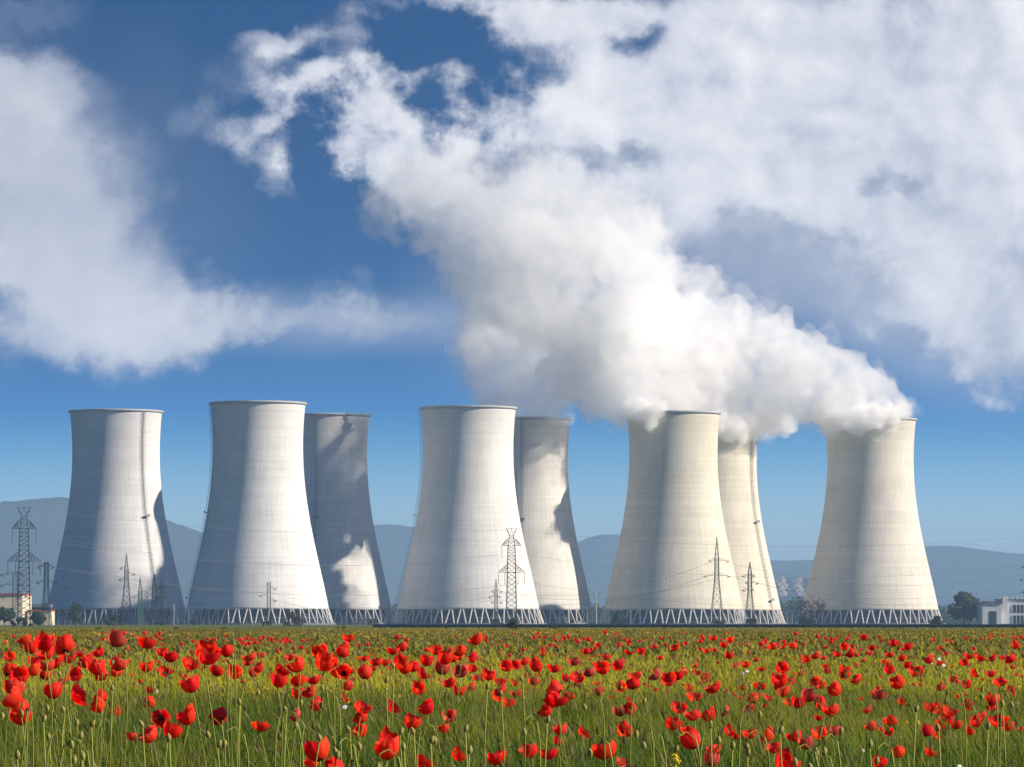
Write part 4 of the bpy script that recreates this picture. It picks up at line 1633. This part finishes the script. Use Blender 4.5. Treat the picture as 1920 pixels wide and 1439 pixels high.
S3 = "20,380,60 95,365,60 80,400,40 180,405,80 20,525,50 40,600,70 315,410,85 160,510,70 465,360,80 560,290,50 585,275,40 640,235,45 635,380,55 695,415,90 770,390,70 805,385,70 590,440,75 400,490,65 480,475,90 520,520,60 365,545,100 340,590,130 330,650,130 280,715,110 425,620,70 635,525,45 655,580,75 810,530,70 855,550,45 925,465,85 925,525,80 870,290,55 965,285,50 1000,305,35 695,330,50 1095,455,85 1165,470,60 1180,500,90 1235,470,75 1295,445,55 1230,255,60 1090,245,38 1145,237,34 1300,230,36 1415,215,40 1505,188,48 1640,205,50 1585,240,50 1465,280,45 1520,280,40 1635,320,55 1680,395,45 1760,385,55 1830,355,45 1870,230,45 1905,220,34 1870,415,55 1390,395,45 1375,440,55 1450,480,60 1325,565,55 1525,555,100 1360,620,105 1730,555,50 1850,540,80 1805,640,75 1900,620,50 1790,710,70 1895,700,38 815,730,95 920,700,85 1245,700,95 1375,765,110 1495,765,95 1625,725,70 1185,830,100 1320,875,120 1605,870,75 1668,925,50 1790,900,110 370,880,85 515,885,110 830,870,90 870,905,50 340,965,60 150,1035,130 280,1050,140 700,1035,170 815,1110,120 1370,960,150 1520,1025,105 1495,1105,120 225,305,40 185,355,60 1115,340,45 195,465,40"
S4 = "25,910,100 60,1000,125 85,1110,180 230,920,90 365,900,110 475,880,110 290,980,115 155,660,70 215,675,105 275,615,120 80,510,100 90,555,75 110,595,80 15,640,50 80,400,80 30,250,60 80,230,36 115,255,45 200,250,50 270,235,36 275,340,60 375,310,60 425,340,45 245,455,50 435,390,50 435,432,50 370,500,80 175,510,55 410,540,60 425,640,75 390,705,50 378,785,50 490,730,120 515,305,55 575,255,50 628,250,45 720,185,48 645,285,60 670,315,45 725,352,45 570,415,70 575,450,65 540,560,110 680,495,70 665,395,40 780,260,50 775,305,45 880,375,55 895,425,70 945,228,55 920,310,50 1010,335,55 1040,255,55 1035,390,55 1085,415,60 1145,420,60 1095,450,65 995,520,95 810,612,88 830,570,40 985,660,60 755,718,70 790,848,75 845,875,40 918,810,85 920,880,60 820,1120,90 995,1045,105 1200,1040,70 1205,700,90 1270,720,80 1350,725,95 1375,775,85 1400,835,75 1260,825,75 1180,885,80 1250,900,60 1495,885,60 1555,815,85 1610,770,75 1725,800,130 1800,850,80 1905,870,45 1230,345,65 1295,375,50 1310,555,60 1400,490,60 1500,535,60 1530,445,65 1455,365,60 1585,338,55 1690,335,50 1750,335,45 1845,335,65 1675,455,60 1740,510,85 1805,565,60 1705,695,65 1470,665,70 1665,645,85 1825,405,45 1860,248,50 1500,320,60 1340,305,38"
FADED = {(840, 190, 0), (320, 750, 480), (1550, 430, 480), (1390, 415, 480), (465, 360, 960), (590, 440, 960), (815, 730, 960), (815, 1110, 960), (1495, 1105, 960), (1625, 725, 960), (1295, 445, 960), (90, 555, 1440), (290, 980, 1440), (275, 615, 1440), (810, 612, 1440), (1450, 765, 480), (475, 880, 1440), (1095, 455, 960)}
heads = []
for off, s in ((0, S1), (480, S2), (960, S3), (1440, S4)):
    for e in s.split():
        x, y, w = (float(q) for q in e.split(','))
        heads.append((off + x / 4, 1150 + y / 4, w / 4, (int(x), int(y), off) in FADED))
# the nearest 300 heads are flowers of their own
heads.sort(key=lambda h: -h[2])
rest_heads = heads[300:]
heads = heads[:300]
prnd = random.Random(21)


def place(px, py, w, size):
    d = size * F / w
    z = CAMZ - (py - HY) / F * d
    if z < .42:
        d = (CAMZ - .42) * F / (py - HY)
    if z > .93:
        d = max(d, (CAMZ - .93) * F / (py - HY))
    return at(px, py, d)


# where in the field, in words: the landmark above and the depth of the row
COLS = [(0, 95, 'below big crown-topped pylon'), (95, 215, 'below left half of leftmost tower'), (215, 340, 'below right half of leftmost tower'), (340, 485, 'below left half of tallest tower'),
        (485, 625, 'below right half of tallest tower'), (625, 745, 'below shaded third tower'), (745, 880, 'below left half of fourth tower'), (880, 1020, 'below right half of fourth tower'),
        (1020, 1135, 'below half-hidden fifth tower'), (1135, 1265, 'below left half of sixth tower'), (1265, 1395, 'below right half of sixth tower'), (1395, 1515, 'below seventh tower'),
        (1515, 1640, 'below left half of rightmost tower'), (1640, 1765, 'below right half of rightmost tower'), (1765, 1850, 'below big round tree'), (1850, 1930, 'below white building')]
ROWS = [(0, 1222, 'farthest'), (1222, 1258, 'farther'), (1258, 1300, 'middle'), (1300, 1352, 'nearer'), (1352, 1500, 'nearest')]
ORD = ['leftmost', 'second from left', 'third from left', 'fourth from left', 'fifth from left', 'sixth from left', 'seventh from left', 'eighth from left', 'ninth from left', 'tenth from left', 'eleventh from left', 'twelfth from left']
cells = {}
for i, (px, py, w, fd) in enumerate(heads):
    ci = next(k for k, c in enumerate(COLS) if px < c[1])
    ri = next(k for k, r in enumerate(ROWS) if py < r[1])
    cells.setdefault((ci, ri), []).append(i)
LAB = {}
for (ci, ri), ids in cells.items():
    ids.sort(key=lambda i: heads[i][0])
    for k, i in enumerate(ids):
        col = 'pale faded' if heads[i][3] else 'red'
        LAB[i] = (col, ('only' if len(ids) == 1 else ORD[k]) + ' of the ' + ROWS[ri][2] + ' ones ' + COLS[ci][2])

for i, (px, py, w, fd) in enumerate(heads):
    p = place(px, py, w, prnd.uniform(.066, .082))
    rad = w * p.y / F / 2 * (1.42 if w < 26 else 1.18)
    s = prnd.randrange(8)
    col, where = LAB[i]
    label = col + ' poppy, ' + where
    tilt = Euler((prnd.gauss(0, .35), prnd.gauss(0, .42), prnd.uniform(0, 6.28)), 'ZYX')
    tilt = Euler((prnd.gauss(.1, .33 if i % 3 else .6), prnd.gauss(-.1, .38 if i % 3 else .65), 0)).to_matrix() @ Euler((0, 0, prnd.uniform(0, 6.28))).to_matrix()
    hd = p - Vector((0, 0, rad * .62))
    grp = 'red poppies in the field'
    if w >= 15:
        t = thing('poppy', label, 'poppy', (hd.x, hd.y, 0), 0, grp)
        st = link('stem', STEM[prnd.randrange(6)], t)
        st.location = (0, 0, hd.z)
        st.scale = (1, 1, hd.z)
        rm = tilt.to_4x4()
        for k in range(4):
            o = link('petal', (PETF if fd else PET)[s][k], t)
            o.matrix_local = Matrix.Translation((0, 0, hd.z)) @ rm @ Matrix.Scale(rad * 1.02, 4)
        o = link('flower_centre', POD, t)
        o.matrix_local = Matrix.Translation((0, 0, hd.z)) @ rm @ Matrix.Scale(rad, 4)
    else:
        o = link('poppy', SMALL[s], None)
        tag(o, label, 'poppy', grp)
        o.matrix_world = Matrix.Translation(hd) @ Euler((prnd.gauss(0, .2), prnd.gauss(0, .2), prnd.uniform(0, 6.28))).to_matrix().to_4x4() @ Matrix.Scale(rad * 1.02, 4)

# the many smaller heads beyond: one mass
VV, FF, UU, MI = [], [], [], []
far = [(px, py, w) for (px, py, w, fd) in rest_heads]
fr = random.Random(4)
for k in range(150):
    far.append((fr.gauss(1000, 60) if fr.random() < .25 else fr.uniform(0, 1920), fr.uniform(1186, 1232), fr.uniform(4.5, 9)))
for k in range(70):
    far.append((fr.gauss(490, 45), 1196 + abs(fr.gauss(0, 10)), fr.uniform(4, 8)))
for k in range(330):
    px = fr.uniform(0, 1920)
    far.append((px, 1192 + (85 if px < 1000 else 120) * fr.random() ** 1.2, fr.uniform(5, 9.5)))
for (px, py, w) in far:
    p = place(px, py, w, fr.uniform(.06, .08))
    rad = w * p.y / F / 2 * 1.15
    mt = Matrix.Translation(p - Vector((0, 0, rad * .5))) @ Euler((fr.gauss(0, .4), fr.gauss(0, .4), fr.uniform(0, 6.28))).to_matrix().to_4x4() @ Matrix.Scale(rad, 4)
    me = SMALL[fr.randrange(8)]
    o = len(VV)
    co = [mt @ v.co for v in me.vertices]
    uvl = me.uv_layers[0].data
    uvv = {}
    for l in me.loops:
        uvv[l.vertex_index] = tuple(uvl[l.index].uv)
    VV += [tuple(c) for c in co]
    UU += [uvv.get(i, (0, .5)) for i in range(len(co))]
    for pl in me.polygons:
        FF.append(tuple(o + i for i in pl.vertices))
        MI.append(pl.material_index)
tag(link('poppy_drift', finish('poppy_drift', VV, FF, UU, [M['petal'], M['pod'], M['stem']], MI)), 'tiny red poppies dotted through the back of the field', 'poppies', kind='stuff')

# nodding buds
B1 = "160,730 370,955 480,745 410,745 355,690 580,800 605,945 535,960 685,850 130,1090 845,580 325,815 1070,850 1690,955 1800,685 1635,1005 1670,185 940,310 850,355 1555,890 1745,340 620,1045 560,1075 20,750 440,440 610,425 1270,960 1720,380"
B2 = "975,520 340,650 230,745 185,900 300,820 705,895 590,1015 620,1040 495,545 490,670 470,910 1185,910 1080,910 1600,1055 1110,1030 1035,405 1735,570 1310,975 1340,930 1570,890 920,1130 770,975 20,575 1840,620"
B3 = "540,685 1000,640 1550,930 1760,980 1765,1070 1655,1020 1240,995 90,870 80,510 580,1020 265,820 1860,740 985,970 1490,860 935,885"
B4 = "200,1090 310,1130 365,1070 425,1010 1760,700 1825,670 1650,870 765,1010 1110,740 820,1080 1335,640 550,860 1600,610 1280,880 90,900"


def bud_mesh():
    mb = MB()
    pr = []
    for k in range(9):
        f = k / 8
        pr.append((max(.02, .5 * math.sin(math.pi * (f * .94 + .03)) ** .75 * (1 - .12 * f)), f * 1.75 - .2))
    mb.lathe(pr, 12)
    for k in range(60):     # bristles
        a, f = k * 2.4, (k + .5) / 60
        r = .5 * math.sin(math.pi * (f * .94 + .03)) ** .75
        z = f * 1.75 - .2
        mb.tube([(r * math.cos(a), r * math.sin(a), z), (r * 1.4 * math.cos(a), r * 1.4 * math.sin(a), z + .08)], [.015, .004], 3, cap=False)
    return mb.mesh('bud', M['bud'], True)


BUD = bud_mesh()


def bud_stem(nod):
    mb = MB()
    P = [(0.02, 0, -1), (.0, .01, -.6), (-.01, 0, -.25)]
    if nod:
        P = [(-.06, 0, -1), (-.07, .0, -.5), (-.06, 0, -.05), (-.05, 0, .02), (-.025, 0, .05), (-.003, 0, .035), (0, 0, .008)]
    else:
        P += [(0, 0, 0)]
    mb.tube(P, .0022, 5)
    return mb.mesh('stem', M['stem'], True)


BST = (bud_stem(False), bud_stem(True))
buds = []
for off, s in ((0, B1), (480, B2), (960, B3), (1440, B4)):
    for e in s.split():
        x, y = (float(q) for q in e.split(','))
        buds.append((off + x / 4, 1150 + y / 4))
bcell = {}
for i, (px, py) in enumerate(buds):
    ci = next(k for k, c in enumerate(COLS) if px < c[1])
    ri = next(k for k, r in enumerate(ROWS) if py < r[1])
    bcell.setdefault((ci, ri), []).append(i)
BL = {}
for (ci, ri), ids in bcell.items():
    ids.sort(key=lambda i: buds[i][0])
    for k, i in enumerate(ids):
        BL[i] = ('only' if len(ids) == 1 else ORD[k]) + ' of the ' + ROWS[ri][2] + ' ones ' + COLS[ci][2]
for i, (px, py) in enumerate(buds):
    wpx = max(4.5, 5 + (py - 1200) / 45)
    p = place(px, py, wpx, .0125)
    nod = prnd.random() < .5
    t = thing('poppy_bud', 'green poppy bud, ' + BL[i], 'bud', (p.x, p.y, 0), prnd.uniform(-.9, .9) + (math.pi if prnd.random() < .5 else 0), 'green poppy buds')
    st = link('stem', BST[1 if nod else 0], t)
    st.location = (0, 0, p.z)
    st.scale = (1, 1, p.z)
    b = link('bud', BUD, t)
    b.location = (0, 0, p.z)
    b.scale = (.0135, .0135, .0135)
    b.rotation_euler = (R(prnd.uniform(150, 190)), prnd.uniform(-.3, .3), 0) if nod else (prnd.uniform(-.3, .3), prnd.uniform(-.5, .5), 0)

# daisies and a yellow rape flower
M['daisy'] = simple('white_petals', (.78, .78, .74), .6, scale=50, var=.05)
M['yolk'] = simple('yellow_disc', (.65, .42, .03), .7, scale=50)
mb = MB()
for k in range(14):
    a = 2 * math.pi * k / 14
    b0 = len(mb.v)
    c, s_ = math.cos(a), math.sin(a)
    for (r, w_, z) in ((.25, .08, .05), (.65, .17, .1), (1.0, .06, .0)):
        mb.v += [(r * c - w_ * s_, r * s_ + w_ * c, z), (r * c + w_ * s_, r * s_ - w_ * c, z)]
    mb.f += [(b0, b0 + 1, b0 + 3, b0 + 2), (b0 + 2, b0 + 3, b0 + 5, b0 + 4)]
    mb.mi += [0, 0]
DP = mb.mesh('petals', M['daisy'])
mb = MB()
mb.lathe([(.01, .0), (.28, .02), (.26, .14), (.12, .22), (.01, .24)], 12)
DC = mb.mesh('disc', M['yolk'], True)
for (px, py, w, where) in [(646.5, 1326, 10, 'left of the tall pair of poppies below the shaded third tower'), (724.5, 1293, 5, 'below the left foot of the fourth tower'), (1394, 1263, 6, 'below the seventh tower, left one of a pair'), (1401, 1259, 6, 'below the seventh tower, right one of a pair'),
                           (1761, 1236, 7, 'below the big round tree, upper of three'), (1747, 1244, 5, 'below the dark round bush, left of three'), (1769, 1248, 7, 'below the big round tree, lowest of three'), (1617.5, 1408, 8, 'nearest one below the rightmost tower'), (1799, 1437, 9, 'at the very bottom edge below the big round tree'), (294, 1297, 6, 'below the right half of the leftmost tower')]:
    p = place(px, py, w, .024)
    t = thing('daisy', 'white daisy ' + where, 'daisy', (p.x, p.y, 0), 0, 'white daisies')
    st = link('stem', STEM[prnd.randrange(6)], t)
    st.location = (0, 0, p.z)
    st.scale = (.7, .7, p.z)
    rm = Matrix.Translation((0, 0, p.z)) @ Euler((R(prnd.uniform(35, 75)), prnd.uniform(-.3, .3), 0)).to_matrix().to_4x4() @ Matrix.Scale(w * p.y / F / 2, 4)
    for nm, me in (('petals', DP), ('disc', DC)):
        o = link(nm, me, t)
        o.matrix_local = rm
M['rape'] = simple('rape_petals', (.75, .52, .015), .6, scale=50, var=.1)
for (px, py, w, h, lab) in [(1267, 1426, 30, 26, 'big yellow rape flower head at the bottom edge below the slender spire pylon'), (12, 1209, 12, 16, 'yellow rape flower at the left edge below the crown-topped pylon'), (33, 1245, 9, 14, 'small yellow rape flower among poppies near the left edge'),
                            (1700, 1352, 9, 9, 'yellow rape flower below the left half of the rightmost tower'), (1722, 1356, 8, 9, 'yellow rape flower below the right half of the rightmost tower')]:
    p = place(px, py, w, .05)
    t = thing('rape_flower', lab, 'yellow flower', (p.x, p.y, 0), 0, 'yellow rape flowers')
    st = link('stem', STEM[1], t)
    st.location = (0, 0, p.z)
    st.scale = (.8, .8, p.z)
    mb = MB()
    W, Hh = w * p.y / F / 2, h * p.y / F
    for k in range(46):
        a, f = k * 2.4, prnd.random()
        rr = W * math.sqrt(1 - f * f * .8) * prnd.uniform(.3, 1)
        c = Vector((rr * math.cos(a), rr * math.sin(a), (f - .5) * Hh))
        sz = .0042
        n = Vector((math.cos(a), math.sin(a), .6)).normalized()
        q = n.to_track_quat('Z', 'Y')
        for j in range(4):
            b0 = len(mb.v)
            for (lx, ly, lz) in ((0, 0, 0), (.5, .4, .1), (1.0, 0, .2), (.5, -.4, .1)):
                v = Vector((lx * sz, ly * sz, lz * sz))
                v.rotate(Euler((0, 0, j * math.pi / 2)))
                v.rotate(q)
                mb.v.append(tuple(c + v))
            mb.f.append((b0, b0 + 1, b0 + 2, b0 + 3))
            mb.mi.append(0)
    o = mb.build('blossom', M['rape'], t)
    o.location = (0, 0, p.z)

# ------------------------------------------------------------------ haze: the air of the plain
m, t, out = mat('haze_air')
pv = t.new('ShaderNodeVolumePrincipled')
pv.inputs['Color'].default_value = (0.42, 0.66, 1.0, 1)
pv.inputs['Density'].default_value = 9.0e-5
pv.inputs['Anisotropy'].default_value = 0.2
t.l.new(pv.outputs[0], out.inputs['Volume'])
mb = MB()
mb.quad_box((-12500, -600, -5.0), (12500, 19000, 310))
tag(mb.build('haze', m), 'bluish morning haze lying over the plain', 'haze', kind='stuff')
